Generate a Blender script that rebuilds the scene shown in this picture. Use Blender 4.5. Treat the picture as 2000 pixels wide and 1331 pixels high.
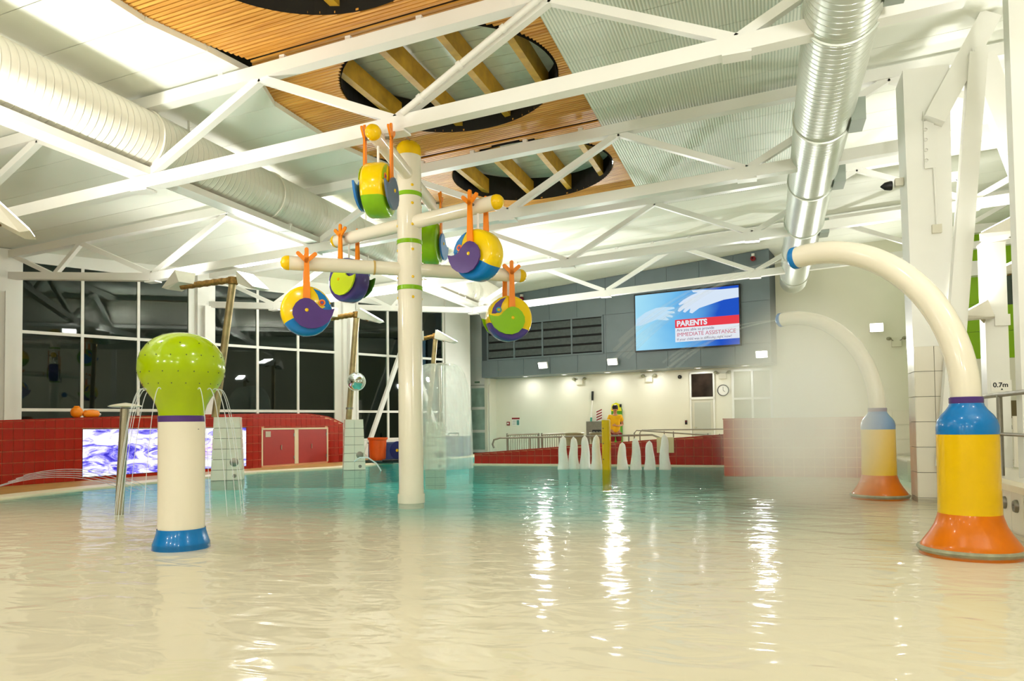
import bpy, math, random
from mathutils import Vector, Matrix
random.seed(7)
R = math.radians
for o in list(bpy.data.objects): bpy.data.objects.remove(o)
sc = bpy.context.scene
COL = sc.collection

# ------------------------------------------------------------------ camera
yaw, pitch, roll, CAMZ = R(19.58), R(1.85), 0.012, 1.2
fw = Vector((-math.sin(yaw)*math.cos(pitch), math.cos(yaw)*math.cos(pitch), math.sin(pitch)))
rt0 = Vector((math.cos(yaw), math.sin(yaw), 0)); up0 = rt0.cross(fw)
rt = rt0*math.cos(roll)-up0*math.sin(roll); up = up0*math.cos(roll)+rt0*math.sin(roll)
cam = bpy.data.cameras.new('camera'); camo = bpy.data.objects.new('camera', cam); COL.objects.link(camo)
cam.sensor_width = 36; cam.lens = 1400/2000*36; cam.shift_y = (787-665.5)/2000; cam.clip_end = 200; cam.clip_start = .05
camo.matrix_world = Matrix(((rt.x, up.x, -fw.x, 0), (rt.y, up.y, -fw.y, 0), (rt.z, up.z, -fw.z, CAMZ), (0, 0, 0, 1)))
sc.camera = camo
# ------------------------------------------------------------------ world (night outside) and exposure
w = bpy.data.worlds.new('world'); sc.world = w; w.use_nodes = True
w.node_tree.nodes['Background'].inputs[0].default_value = (.05, .075, .07, 1)
w.node_tree.nodes['Background'].inputs[1].default_value = .12
vs = sc.view_settings; vs.view_transform = 'Standard'; vs.look = 'None'; vs.gamma = 1; vs.use_curve_mapping = False
vs.exposure = -0.06
sc.cycles.volume_bounces = 6; sc.cycles.transparent_max_bounces = 24; sc.cycles.max_bounces = 9; sc.cycles.diffuse_bounces = 5
HB = 44            # added fill downlights over the near pool, out of view
RF = 135            # added fill floodlights on the unseen rear wall
LP = 1.0            # common factor on every lamp
LAMPCOL = (1.0, .99, .945)

# ------------------------------------------------------------------ helpers
OFF = {}
class MB:
    def __init__(s): s.v = []; s.f = []; s.m = []
    def add(s, vs, fs, mi=0):
        k = len(s.v); s.v += [Vector(p) for p in vs]
        for f in fs: s.f.append([i+k for i in f]); s.m.append(mi)
        return s
    def box(s, c, size, rz=0, mi=0):
        x, y, z = (q/2 for q in size); M = Matrix.Rotation(rz, 3, 'Z'); c = Vector(c)
        vs = [c+M@Vector((a, b, d)) for d in (-z, z) for a, b in ((-x, -y), (x, -y), (x, y), (-x, y))]
        return s.add(vs, [(3, 2, 1, 0), (4, 5, 6, 7), (0, 1, 5, 4), (1, 2, 6, 5), (2, 3, 7, 6), (3, 0, 4, 7)], mi)
    def hexa(s, lo, hi, mi=0):   # lo, hi: 4 points each, same order
        return s.add(list(lo)+list(hi), [(3, 2, 1, 0), (4, 5, 6, 7), (0, 1, 5, 4), (1, 2, 6, 5), (2, 3, 7, 6), (3, 0, 4, 7)], mi)
    def beam(s, p, q, wd, ht, ref=(0, 0, 1), mi=0):
        p, q = Vector(p), Vector(q); d = (q-p).normalized(); a = d.cross(Vector(ref))
        if a.length < 1e-4: a = d.cross(Vector((1, 0, 0)))
        a.normalize(); b = a.cross(d); a *= wd/2; b *= ht/2
        return s.hexa([p-a-b, p+a-b, p+a+b, p-a+b], [q-a-b, q+a-b, q+a+b, q-a+b], mi)
    def path(s, pts, r, n=12, caps=True, mi=0):
        pts = [Vector(p) for p in pts]; rs = r if isinstance(r, (list, tuple)) else [r]*len(pts)
        k = len(s.v); prev = None
        for i, p in enumerate(pts):
            d = (pts[min(i+1, len(pts)-1)]-pts[max(i-1, 0)]).normalized()
            if prev is None:
                a = d.cross(Vector((0, 0, 1)))
                if a.length < 1e-3: a = d.cross(Vector((0, 1, 0)))
            else: a = prev-d*prev.dot(d)
            a.normalize(); prev = a; b = d.cross(a)
            for j in range(n):
                t = 2*math.pi*j/n; s.v.append(p+(a*math.cos(t)+b*math.sin(t))*rs[i])
        for i in range(len(pts)-1):
            for j in range(n):
                j2 = (j+1) % n; s.f.append([k+i*n+j, k+(i+1)*n+j, k+(i+1)*n+j2, k+i*n+j2][::-1]); s.m.append(mi)
        if caps:
            s.f.append([k+j for j in range(n)][::-1]); s.f.append([k+(len(pts)-1)*n+j for j in range(n)]); s.m += [mi, mi]
        return s
    def lathe(s, prof, c=(0, 0, 0), n=32, mi=None, axis=None):
        c = Vector(c); k = len(s.v)
        A = axis or (Vector((1, 0, 0)), Vector((0, 1, 0)), Vector((0, 0, 1)))
        for r, z in prof:
            for j in range(n):
                t = 2*math.pi*j/n; s.v.append(c+A[0]*(r*math.cos(t))+A[1]*(r*math.sin(t))+A[2]*z)
        for i in range(len(prof)-1):
            for j in range(n):
                j2 = (j+1) % n; s.f.append([k+i*n+j, k+i*n+j2, k+(i+1)*n+j2, k+(i+1)*n+j]); s.m.append(mi[i] if mi else 0)
        return s
    def prism(s, poly, o, ax, ay, az, d, mi=0):   # poly in (ax, ay) from o, extruded d along az
        o, ax, ay, az = Vector(o), Vector(ax), Vector(ay), Vector(az); n = len(poly)
        lo = [o+ax*x+ay*y for x, y in poly]; hi = [p+az*d for p in lo]
        fs = [list(range(n))[::-1], list(range(n, 2*n))]+[[i, (i+1) % n, n+(i+1) % n, n+i] for i in range(n)]
        return s.add(lo+hi, fs, mi)
    def sphere(s, c, r, n=16, m=10, sc_=(1, 1, 1)):
        return s.lathe([(r*math.sin(math.pi*max(.002, min(.998, i/m)))*sc_[0], -r*math.cos(math.pi*i/m)*sc_[2]) for i in range(m+1)], c, n)
    def mesh(s, name, mats, off=Vector((0, 0, 0)), smooth=True, ang=38):
        me = bpy.data.meshes.new(name); me.from_pydata([p-off for p in s.v], [], s.f)
        for m_ in (mats if isinstance(mats, (list, tuple)) else [mats]): me.materials.append(m_)
        me.polygons.foreach_set('material_index', s.m)
        if smooth:
            me.polygons.foreach_set('use_smooth', [True]*len(s.f)); me.set_sharp_from_angle(angle=R(ang))
        me.update(); return me
    def build(s, name, mats, parent=None, smooth=True, ang=38):
        off = OFF.get(parent, Vector((0, 0, 0))) if parent else Vector((0, 0, 0))
        o = bpy.data.objects.new(name, s.mesh(name, mats, off, smooth, ang)); COL.objects.link(o)
        if parent: o.parent = parent; OFF[o] = off
        return o
def tag(o, label, cat, group=None, kind=None):
    if label: o['label'] = label
    if cat: o['category'] = cat
    if group: o['group'] = group
    if kind: o['kind'] = kind
    return o
def thing(name, label, cat, loc, group=None, kind=None):
    o = bpy.data.objects.new(name, None); COL.objects.link(o); o.location = loc; o.empty_display_size = .1
    OFF[o] = Vector(loc); return tag(o, label, cat, group, kind)
def struct(name, label=None, cat=None, loc=(0, 0, 0)):
    return thing(name, label, cat, loc, kind='structure')
def inst(name, me, parent, loc, rot=None):
    o = bpy.data.objects.new(name, me); COL.objects.link(o); o.parent = parent; o.location = Vector(loc)-OFF.get(parent, Vector((0, 0, 0)))
    if rot: o.rotation_euler = rot
    OFF[o] = OFF.get(parent, Vector((0, 0, 0))); return o
def ordinal(i): return ['first', 'second', 'third', 'fourth', 'fifth', 'sixth', 'seventh', 'eighth', 'ninth', 'tenth'][i]

# ------------------------------------------------------------------ materials
def lin(h):
    h = h.lstrip('#'); c = [int(h[i:i+2], 16)/255 for i in (0, 2, 4)]
    return [x/12.92 if x <= .04045 else ((x+.055)/1.055)**2.4 for x in c]
MATS = {}
def mat(name, hexc, rough=.45, metal=0., var=0., scale=6., bump=0., coat=0., bscale=None, emit=0.):
    if name in MATS: return MATS[name]
    m = bpy.data.materials.new(name); m.use_nodes = True; nt = m.node_tree; b = nt.nodes['Principled BSDF']
    c = lin(hexc); b.inputs['Base Color'].default_value = (*c, 1); b.inputs['Roughness'].default_value = rough; b.inputs['Metallic'].default_value = metal
    b.inputs['Specular IOR Level'].default_value = .4
    if coat: b.inputs['Coat Weight'].default_value = coat*.5; b.inputs['Coat Roughness'].default_value = .06; b.inputs['Specular IOR Level'].default_value = .25
    tc = nt.nodes.new('ShaderNodeTexCoord')
    if var:
        n = nt.nodes.new('ShaderNodeTexNoise'); n.inputs['Scale'].default_value = scale; n.inputs['Detail'].default_value = 4
        nt.links.new(tc.outputs['Object'], n.inputs['Vector'])
        r = nt.nodes.new('ShaderNodeValToRGB'); r.color_ramp.elements[0].position = .3; r.color_ramp.elements[1].position = .7
        r.color_ramp.elements[0].color = (*[max(0, x*(1-var)) for x in c], 1); r.color_ramp.elements[1].color = (*[min(1, x*(1+var)) for x in c], 1)
        nt.links.new(n.outputs['Fac'], r.inputs['Fac']); nt.links.new(r.outputs['Color'], b.inputs['Base Color'])
    if bump:
        n = nt.nodes.new('ShaderNodeTexNoise'); n.inputs['Scale'].default_value = bscale or scale; n.inputs['Detail'].default_value = 3
        nt.links.new(tc.outputs['Object'], n.inputs['Vector'])
        bp = nt.nodes.new('ShaderNodeBump'); bp.inputs['Strength'].default_value = bump; bp.inputs['Distance'].default_value = .02
        nt.links.new(n.outputs['Fac'], bp.inputs['Height']); nt.links.new(bp.outputs['Normal'], b.inputs['Normal'])
    if emit: b.inputs['Emission Color'].default_value = (*c, 1); b.inputs['Emission Strength'].default_value = emit
    MATS[name] = m; return m
def emitter(name, rgb, strength):
    m = bpy.data.materials.new(name); m.use_nodes = True; nt = m.node_tree; nt.nodes.clear()
    e = nt.nodes.new('ShaderNodeEmission'); e.inputs[0].default_value = (*rgb, 1); e.inputs[1].default_value = strength
    nt.links.new(e.outputs[0], nt.nodes.new('ShaderNodeOutputMaterial').inputs[0]); return m
white = mat('white_steel_paint', '#eeede6', .38, var=.015, scale=2)
cream = mat('cream_gelcoat', '#e9e1cc', .2, var=.012, scale=2, coat=.5)
ceilw = mat('ceiling_panel_white', '#eef0e4', .6, var=.015, scale=1.2)
wallw = mat('wall_paint_white', '#e6e3d2', .55, var=.02, scale=1.0)
grey = mat('slate_cladding', '#6e7b81', .42, var=.05, scale=1.5)
greyd = mat('slate_cladding_joint', '#454f54', .6)
louv = mat('louver_grey', '#4e5656', .5, var=.15, scale=9)
black = mat('black_void', '#0c0c0c', .7)
blackp = mat('black_plastic', '#17181a', .4)
redt = mat('red_tile', '#a02315', .22, var=.08, scale=1.3, coat=.3)
redt2 = mat('red_tile_misted', '#b04a34', .25, var=.08, scale=1.3, coat=.2)  # red tile with the spray mist's paling put into its colour
grout = mat('pale_grout', '#d69a72', .8)
redd = mat('red_cabinet_paint', '#9c2a20', .4, var=.03)
steel = mat('stainless_steel', '#b9b4a6', .25, 1., var=.06, scale=8)
steelb = mat('brushed_steel', '#8f8b80', .4, 1., var=.1, scale=10)
rust = mat('rusted_bronze', '#8a6a35', .55, .6, var=.45, scale=14, bump=.4)
mastm = mat('mast_aged_steel', '#a8956a', .42, .5, var=.25, scale=5)
yellow = mat('yellow_gelcoat', '#e8bb00', .22, var=.03, coat=.5)
orange = mat('orange_gelcoat', '#d67000', .28, var=.06, coat=.4)
orangep = mat('orange_plastic', '#f28600', .35)
blue = mat('blue_gelcoat', '#0f73b8', .22, var=.05, coat=.5)
lime = mat('lime_gelcoat', '#9fb800', .18, var=.03, coat=.6)
green = mat('green_gelcoat', '#84b80c', .22, coat=.5)
dgreen = mat('dark_green_gelcoat', '#3f6d16', .3, coat=.3)
purple = mat('purple_gelcoat', '#51357a', .25, var=.05, coat=.4)
lgreen = mat('green_wall_panel', '#86b400', .4, var=.03, scale=1.5)
redp = mat('red_plastic', '#8c1420', .35)
woodg = mat('glulam_timber', '#c09428', .5, var=.18, scale=5, bump=.2)
tilew = mat('white_wall_tile', '#e6e0d0', .25, var=.02, scale=2, coat=.2)
groutw = mat('grey_grout', '#8f8c80', .8)
deckm = mat('tan_deck_tile', '#b48a4c', .5, var=.12, scale=6)
copem = mat('pool_coping', '#e9dcc0', .4, var=.04, scale=4)
skin = mat('skin', '#c48a66', .5)
hair = mat('dark_hair', '#1d1512', .6)
shirt = mat('yellow_shirt', '#f0b80c', .75, var=.06, scale=9)
short = mat('red_shorts', '#7c0f16', .75, var=.06, scale=9)
navy = mat('navy_plastic', '#1c2f6a', .4, var=.1)
slateb = mat('slate_blue_plastic', '#4c5878', .5, var=.08)
bluep = mat('blue_plastic', '#2456a8', .35)
dmat = mat('dark_green_mat', '#16332e', .8, var=.2)
clearw = None
def foam(name, alpha, tint='#f4f2ea', tr=.5):
    m = bpy.data.materials.new(name); m.use_nodes = True; nt = m.node_tree; nt.nodes.clear(); L = nt.links.new
    out = nt.nodes.new('ShaderNodeOutputMaterial'); mx = nt.nodes.new('ShaderNodeMixShader'); t = nt.nodes.new('ShaderNodeBsdfTransparent')
    d = nt.nodes.new('ShaderNodeBsdfDiffuse'); tl = nt.nodes.new('ShaderNodeBsdfTranslucent'); m2 = nt.nodes.new('ShaderNodeMixShader')
    c = lin(tint); d.inputs[0].default_value = (*c, 1); tl.inputs[0].default_value = (*c, 1); m2.inputs[0].default_value = tr
    L(d.outputs[0], m2.inputs[1]); L(tl.outputs[0], m2.inputs[2]); L(t.outputs[0], mx.inputs[1]); L(m2.outputs[0], mx.inputs[2])
    tc = nt.nodes.new('ShaderNodeTexCoord'); mp = nt.nodes.new('ShaderNodeMapping'); mp.inputs['Scale'].default_value = (7, 7, .35)
    n = nt.nodes.new('ShaderNodeTexNoise'); n.inputs['Scale'].default_value = 1; n.inputs['Detail'].default_value = 3
    L(tc.outputs['Object'], mp.inputs[0]); L(mp.outputs[0], n.inputs['Vector'])
    mr = nt.nodes.new('ShaderNodeMapRange'); mr.inputs[1].default_value = .3; mr.inputs[2].default_value = .7; mr.inputs[3].default_value = alpha*.8; mr.inputs[4].default_value = min(1, alpha*1.2)
    L(n.outputs['Fac'], mr.inputs[0]); L(mr.outputs[0], mx.inputs[0]); L(mx.outputs[0], out.inputs[0]); return m
foamm = mat('white_water_foam', '#f8f6f0', .8, var=.02, scale=20)
streakm = foam('clear_water_streak', .55, '#eef2f6')
bellm = foam('falling_water_sheet', .36, '#eef2ea')
faintm = foam('faint_spray_streak', .06, '#f4f4ee')

def wood_slat():
    m = mat('warm_timber_slat', '#c08a3c', .45); nt = m.node_tree; b = nt.nodes['Principled BSDF']; L = nt.links.new
    tc = nt.nodes.new('ShaderNodeTexCoord'); mp = nt.nodes.new('ShaderNodeMapping'); mp.inputs['Scale'].default_value = (.7, 17, 1)
    n = nt.nodes.new('ShaderNodeTexNoise'); n.inputs['Scale'].default_value = 1.3; n.inputs['Detail'].default_value = 5
    L(tc.outputs['Object'], mp.inputs[0]); L(mp.outputs[0], n.inputs['Vector'])
    r = nt.nodes.new('ShaderNodeValToRGB'); e = r.color_ramp.elements
    e[0].position = .3; e[0].color = (*lin('#bc7c2a'), 1); e[1].position = .72; e[1].color = (*lin('#ecb052'), 1)
    L(n.outputs['Fac'], r.inputs['Fac']); L(r.outputs['Color'], b.inputs['Base Color']); return m
slatm = wood_slat()
def rib_deck():
    m = mat('ribbed_mint_deck', '#dfe2d2', .5); nt = m.node_tree; b = nt.nodes['Principled BSDF']; L = nt.links.new
    tc = nt.nodes.new('ShaderNodeTexCoord'); wv = nt.nodes.new('ShaderNodeTexWave'); wv.bands_direction = 'X'; wv.inputs['Scale'].default_value = 6.3
    L(tc.outputs['Object'], wv.inputs['Vector'])
    r = nt.nodes.new('ShaderNodeValToRGB'); r.color_ramp.elements[0].position = .12; r.color_ramp.elements[1].position = .45
    r.color_ramp.elements[0].color = (*lin('#c3cbbb'), 1); r.color_ramp.elements[1].color = (*lin('#e4e7d8'), 1)
    L(wv.outputs['Fac'], r.inputs['Fac']); L(r.outputs['Color'], b.inputs['Base Color'])
    bp = nt.nodes.new('ShaderNodeBump'); bp.inputs['Distance'].default_value = .012; bp.inputs['Strength'].default_value = .5
    L(wv.outputs['Fac'], bp.inputs['Height']); L(bp.outputs['Normal'], b.inputs['Normal']); return m
ribm = rib_deck()
def spiral_duct(name, hexc, metal, rough):
    m = mat(name, hexc, rough, metal); nt = m.node_tree; b = nt.nodes['Principled BSDF']; L = nt.links.new
    tc = nt.nodes.new('ShaderNodeTexCoord'); wv = nt.nodes.new('ShaderNodeTexWave'); wv.bands_direction = 'Y'; wv.inputs['Scale'].default_value = 2.6
    L(tc.outputs['Object'], wv.inputs['Vector'])
    r = nt.nodes.new('ShaderNodeValToRGB'); r.color_ramp.elements[0].position = .86; r.color_ramp.elements[1].position = 1
    r.color_ramp.elements[0].color = (0, 0, 0, 1); r.color_ramp.elements[1].color = (1, 1, 1, 1)
    L(wv.outputs['Fac'], r.inputs['Fac'])
    bp = nt.nodes.new('ShaderNodeBump'); bp.inputs['Distance'].default_value = .012; bp.inputs['Strength'].default_value = .8
    L(r.outputs['Color'], bp.inputs['Height']); L(bp.outputs['Normal'], b.inputs['Normal']); return m
ductw = spiral_duct('white_spiral_duct', '#e9e5d6', .0, .35)
ducts = spiral_duct('pale_metal_spiral_duct', '#cfd4c8', .45, .32)
def glass_mat(name, tint, base):
    m = bpy.data.materials.new(name); m.use_nodes = True; nt = m.node_tree; nt.nodes.clear(); L = nt.links.new
    out = nt.nodes.new('ShaderNodeOutputMaterial'); mx = nt.nodes.new('ShaderNodeMixShader'); t = nt.nodes.new('ShaderNodeBsdfTransparent'); g = nt.nodes.new('ShaderNodeBsdfGlossy')
    g.inputs['Roughness'].default_value = .02; t.inputs[0].default_value = (*lin(tint), 1)
    lw = nt.nodes.new('ShaderNodeFresnel'); lw.inputs[0].default_value = 1.5
    mr = nt.nodes.new('ShaderNodeMath'); mr.operation = 'MULTIPLY_ADD'; mr.inputs[1].default_value = .75; mr.inputs[2].default_value = base
    tc = nt.nodes.new('ShaderNodeTexCoord'); n = nt.nodes.new('ShaderNodeTexNoise'); n.inputs['Scale'].default_value = .8
    bp = nt.nodes.new('ShaderNodeBump'); bp.inputs['Strength'].default_value = .05; L(tc.outputs['Object'], n.inputs['Vector']); L(n.outputs['Fac'], bp.inputs['Height']); L(bp.outputs['Normal'], g.inputs['Normal'])
    L(lw.outputs[0], mr.inputs[0]); L(mr.outputs[0], mx.inputs[0]); L(t.outputs[0], mx.inputs[1]); L(g.outputs[0], mx.inputs[2]); L(mx.outputs[0], out.inputs[0]); return m
glass = glass_mat('night_window_glass', '#b8ccc2', .015)
def water_mat():
    m = bpy.data.materials.new('pool_water'); m.use_nodes = True; nt = m.node_tree; nt.nodes.clear(); L = nt.links.new
    out = nt.nodes.new('ShaderNodeOutputMaterial'); mx = nt.nodes.new('ShaderNodeMixShader'); t = nt.nodes.new('ShaderNodeBsdfTransparent'); g = nt.nodes.new('ShaderNodeBsdfGlossy')
    g.inputs['Roughness'].default_value = .09; fr = nt.nodes.new('ShaderNodeFresnel'); fr.inputs[0].default_value = 1.33
    tc = nt.nodes.new('ShaderNodeTexCoord'); mp = nt.nodes.new('ShaderNodeMapping'); mp.inputs['Scale'].default_value = (1.0, 1.7, 1); mp.inputs['Rotation'].default_value = (0, 0, R(-20))
    n = nt.nodes.new('ShaderNodeTexNoise'); n.inputs['Scale'].default_value = 2.1; n.inputs['Detail'].default_value = 2.5; n.inputs['Roughness'].default_value = .5; n.inputs['Distortion'].default_value = .6
    L(tc.outputs['Object'], mp.inputs[0]); L(mp.outputs[0], n.inputs['Vector'])
    bp = nt.nodes.new('ShaderNodeBump'); bp.inputs['Strength'].default_value = .35; bp.inputs['Distance'].default_value = .06
    L(n.outputs['Fac'], bp.inputs['Height']); L(bp.outputs['Normal'], g.inputs['Normal']); L(bp.outputs['Normal'], fr.inputs['Normal'])
    fm = nt.nodes.new('ShaderNodeMath'); fm.operation = 'MULTIPLY'; fm.inputs[1].default_value = .7; L(fr.outputs[0], fm.inputs[0]); L(fm.outputs[0], mx.inputs[0]); L(t.outputs[0], mx.inputs[1]); L(g.outputs[0], mx.inputs[2]); L(mx.outputs[0], out.inputs[0])
    va = nt.nodes.new('ShaderNodeVolumeAbsorption'); va.inputs[0].default_value = (.12, .82, .76, 1); va.inputs[1].default_value = .08
    L(va.outputs[0], out.inputs['Volume']); return m
waterm = water_mat()

def area(name, parent, loc, direction, size, power, col=LAMPCOL, sy=None, spread=180):
    l = bpy.data.lights.new(name, 'AREA'); l.energy = power*LP; l.color = col; l.size = size; l.spread = R(spread)
    if sy: l.shape = 'RECTANGLE'; l.size_y = sy
    o = bpy.data.objects.new(name, l); COL.objects.link(o); o.rotation_euler = Vector(direction).to_track_quat('-Z', 'Y').to_euler()
    o.parent = parent; o.location = Vector(loc)-OFF.get(parent, Vector((0, 0, 0))); return o

# ------------------------------------------------------------------ roof geometry
SL = .055
def zc(x): return 7.25+SL*x          # underside of the ceiling
def zb(x): return 5.78+SL*x          # truss bottom chord axis
def zt(x): return 7.08+SL*x          # truss top chord axis
TH = R(28); WD = Vector((math.sin(TH), math.cos(TH), 0)); WN = Vector((WD.y, -WD.x, 0)); WP = Vector((-19.42, 13.7, 0))
def wx(y): return WP.x+(y-WP.y)*math.tan(TH)
def WW(s, z, off=0): return WP+WD*s+WN*off+Vector((0, 0, z))

# ------------------------------------------------------------------ pool floor, decks, water
fl = struct('floor', 'cream tiled pool basin floor and surrounding deck', 'floor')
xs = [-20, 14]
prof = [(-8, -.05), (8.5, -.06), (11, -.1), (14, -.25), (18, -.55), (31, -.7)]
b = MB()
for (y0, z0), (y1, z1) in zip(prof, prof[1:]): b.add([(xs[0], y0, z0), (xs[1], y0, z0), (xs[1], y1, z1), (xs[0], y1, z1)], [(0, 1, 2, 3)])
poolfloor = mat('pool_floor_cream', '#f0e4c8', .6, var=.03, scale=.8)
nt_ = poolfloor.node_tree; pb_ = nt_.nodes['Principled BSDF']; src_ = pb_.inputs['Base Color'].links[0].from_socket
tc_ = nt_.nodes.new('ShaderNodeTexCoord'); sx_n = nt_.nodes.new('ShaderNodeSeparateXYZ'); nt_.links.new(tc_.outputs['Object'], sx_n.inputs[0])
mr_ = nt_.nodes.new('ShaderNodeMapRange'); mr_.interpolation_type = 'SMOOTHSTEP'; mr_.inputs[1].default_value = 7.0; mr_.inputs[2].default_value = 11.5; nt_.links.new(sx_n.outputs['Y'], mr_.inputs[0])
mx_ = nt_.nodes.new('ShaderNodeMixRGB'); mx_.inputs[2].default_value = (*lin('#62d2cc'), 1); mr2_ = nt_.nodes.new('ShaderNodeMapRange'); mr2_.interpolation_type = 'SMOOTHSTEP'; mr2_.inputs[1].default_value = 1.6; mr2_.inputs[2].default_value = -3.2; nt_.links.new(sx_n.outputs['X'], mr2_.inputs[0])
ml_ = nt_.nodes.new('ShaderNodeMath'); ml_.operation = 'MULTIPLY'; nt_.links.new(mr_.outputs[0], ml_.inputs[0]); nt_.links.new(mr2_.outputs[0], ml_.inputs[1]); nt_.links.new(ml_.outputs[0], mx_.inputs[0]); nt_.links.new(src_, mx_.inputs[1]); nt_.links.new(mx_.outputs[0], pb_.inputs['Base Color'])
b.build('pool_bottom', poolfloor, fl, smooth=False)
aqua = mat('aqua_pool_tile', '#8fdbd2', .4, var=.03, scale=1.5)
b = MB(); b.hexa([(-2.6, 8.5, -.1), (2.48, 8.5, -.1), (2.48, 17.15, -.7), (-3.2, 17.15, -.7)], [(.3, 8.5, -.055), (2.48, 8.5, -.055), (2.48, 17.15, -.06), (.9, 17.15, -.06)]); b.build('shallow_shelf', poolfloor, fl, smooth=False)
EDGE = [(-12.85, -8), (-12.85, 9.0), (-13.1, 10.8), (-13.05, 16.0), (-11.9, 18.3), (-11.7, 21.35), (-10.9, 26.0), (-10.75, 27.6)]
b = MB()     # left deck slab
for (x0, y0), (x1, y1) in zip(EDGE, EDGE[1:]):
    b.hexa([(-24, y0, -1.1), (x0-.28, y0, -1.1), (x1-.28, y1, -1.1), (-24, y1, -1.1)], [(-24, y0, .05), (x0-.28, y0, .05), (x1-.28, y1, .05), (-24, y1, .05)])
b.build('deck', deckm, fl, smooth=False)
b = MB()
for (x0, y0), (x1, y1) in zip(EDGE, EDGE[1:]):
    b.hexa([(x0-.28, y0, -1.1), (x0, y0, -1.1), (x1, y1, -1.1), (x1-.28, y1, -1.1)], [(x0-.28, y0, .06), (x0, y0, .03), (x1, y1, .03), (x1-.28, y1, .06)])
b.build('coping', copem, fl, smooth=False)
b = MB()
for (x0, y0), (x1, y1) in zip(EDGE, EDGE[1:]): b.hexa([(x0-.05, y0, -1.1), (x0+.015, y0, -1.1), (x1+.015, y1, -1.1), (x1-.05, y1, -1.1)], [(x0-.05, y0, -.02), (x0+.015, y0, -.02), (x1+.015, y1, -.02), (x1-.05, y1, -.02)])
b.box((-4.8, 20.55, -.56), (7.9, .03, 1.08)); b.box((.53, 17.17, -.56), (2.98, .03, 1.08)); b.box((-.97, 19.0, -.56), (.03, 3.6, 1.08)); b.box((2.47, 8.3, -.3), (.02, 9, .56))
b.build('submerged_wall', poolfloor, fl, smooth=False)
b = MB(); b.box((-4.6, 24.9, -.52), (8.1, 8.1, 1.14)); b.build('deck', mat('pale_deck_tile', '#cfc3a4', .5, var=.06, scale=5), fl, smooth=False)
b = MB(); b.box((-4.8, 20.72, -.5), (7.9, .3, 1.08)); b.build('coping', copem, fl, smooth=False)
b = MB(); b.box((9.5, 5.0, -.3), (14, 17, 1.56)); b.build('deck', tilew, fl, smooth=False)
b = MB(); b.box((8.9, 25.9, -.52), (10, 3.6, 1.1)); b.build('deck', tilew, fl, smooth=False)
wt = MB(); X0, X1, Y0, Y1 = -13.15, 13, -7.95, 27.45
nx, ny = 2, 2
wt.hexa([(X0, Y0, -1.3), (X1, Y0, -1.3), (X1, Y1, -1.3), (X0, Y1, -1.3)], [(X0, Y0, 0), (X1, Y0, 0), (X1, Y1, 0), (X0, Y1, 0)])
wo = wt.build('pool_water', waterm, None, smooth=False)
tag(wo, 'rippling clear pool water, cream in the shallows and turquoise where deeper', 'water', kind='stuff')

# ------------------------------------------------------------------ ceiling
ce = struct('ceiling', 'white panelled roof lining above the steel trusses', 'ceiling')
PW = .92; y = 7.46-PW*16; k = 0
strips = []
while y < 30.5:
    strips.append((y, y+PW)); y += PW
def slab(b, pts, t=.1, gap=.008):
    lo = [(x, y_, zc(x)) for x, y_ in pts]; hi = [(x, y_, zc(x)+t) for x, y_ in pts]; b.hexa(lo, hi)
def leftx(y, y0, y1):
    t = min(y-y0, y1-y); return -7.95 if t > 1.1 else -7.95+.5*(1-t/1.1)
WOODY = (-8, 17.9)
for y0, y1 in strips:
    a, c_ = y0+gap if False else y0+.006, y1-.006
    def rb_(yy):
        for p, q in ((4.35, 8.99), (9.01, 13.69), (13.71, 17.9)):
            if p-.06 <= yy <= q+.06: return leftx(min(max(yy, p), q), p, q)
        return -7.95 if yy < 4.35 else -2.95
    if a < 17.9 < c_: c_r = rb_(17.89)
    else: c_r = rb_(c_)
    b = MB(); slab(b, [(wx(a)-.2, a), (rb_(a), a), (c_r, c_), (wx(c_)-.2, c_)]); b.build('ceiling_panel', ceilw, ce, smooth=False)
    b = MB(); slab(b, [(-2.95, a), (1.6, a), (1.6, c_), (-2.95, c_)]); b.build('ceiling_panel', ribm if y0 < 19 else ceilw, ce, smooth=False)
    b = MB(); slab(b, [(1.61, a), (13, a), (13, c_), (1.61, c_)]); b.build('ceiling_panel', ceilw, ce, smooth=False)
b = MB(); b.hexa([(-36, -8, zc(-36)+.9), (13, -8, zc(13)+.9), (13, 31, zc(13)+.9), (-36, 31, zc(-36)+.9)], [(-36, -8, zc(-36)+1), (13, -8, zc(13)+1), (13, 31, zc(13)+1), (-36, 31, zc(-36)+1)])
b.build('roof_deck', mat('roof_sheet_grey', '#b9c0b8', .3, .2, var=.06, scale=1.5), ce, smooth=False)
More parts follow.
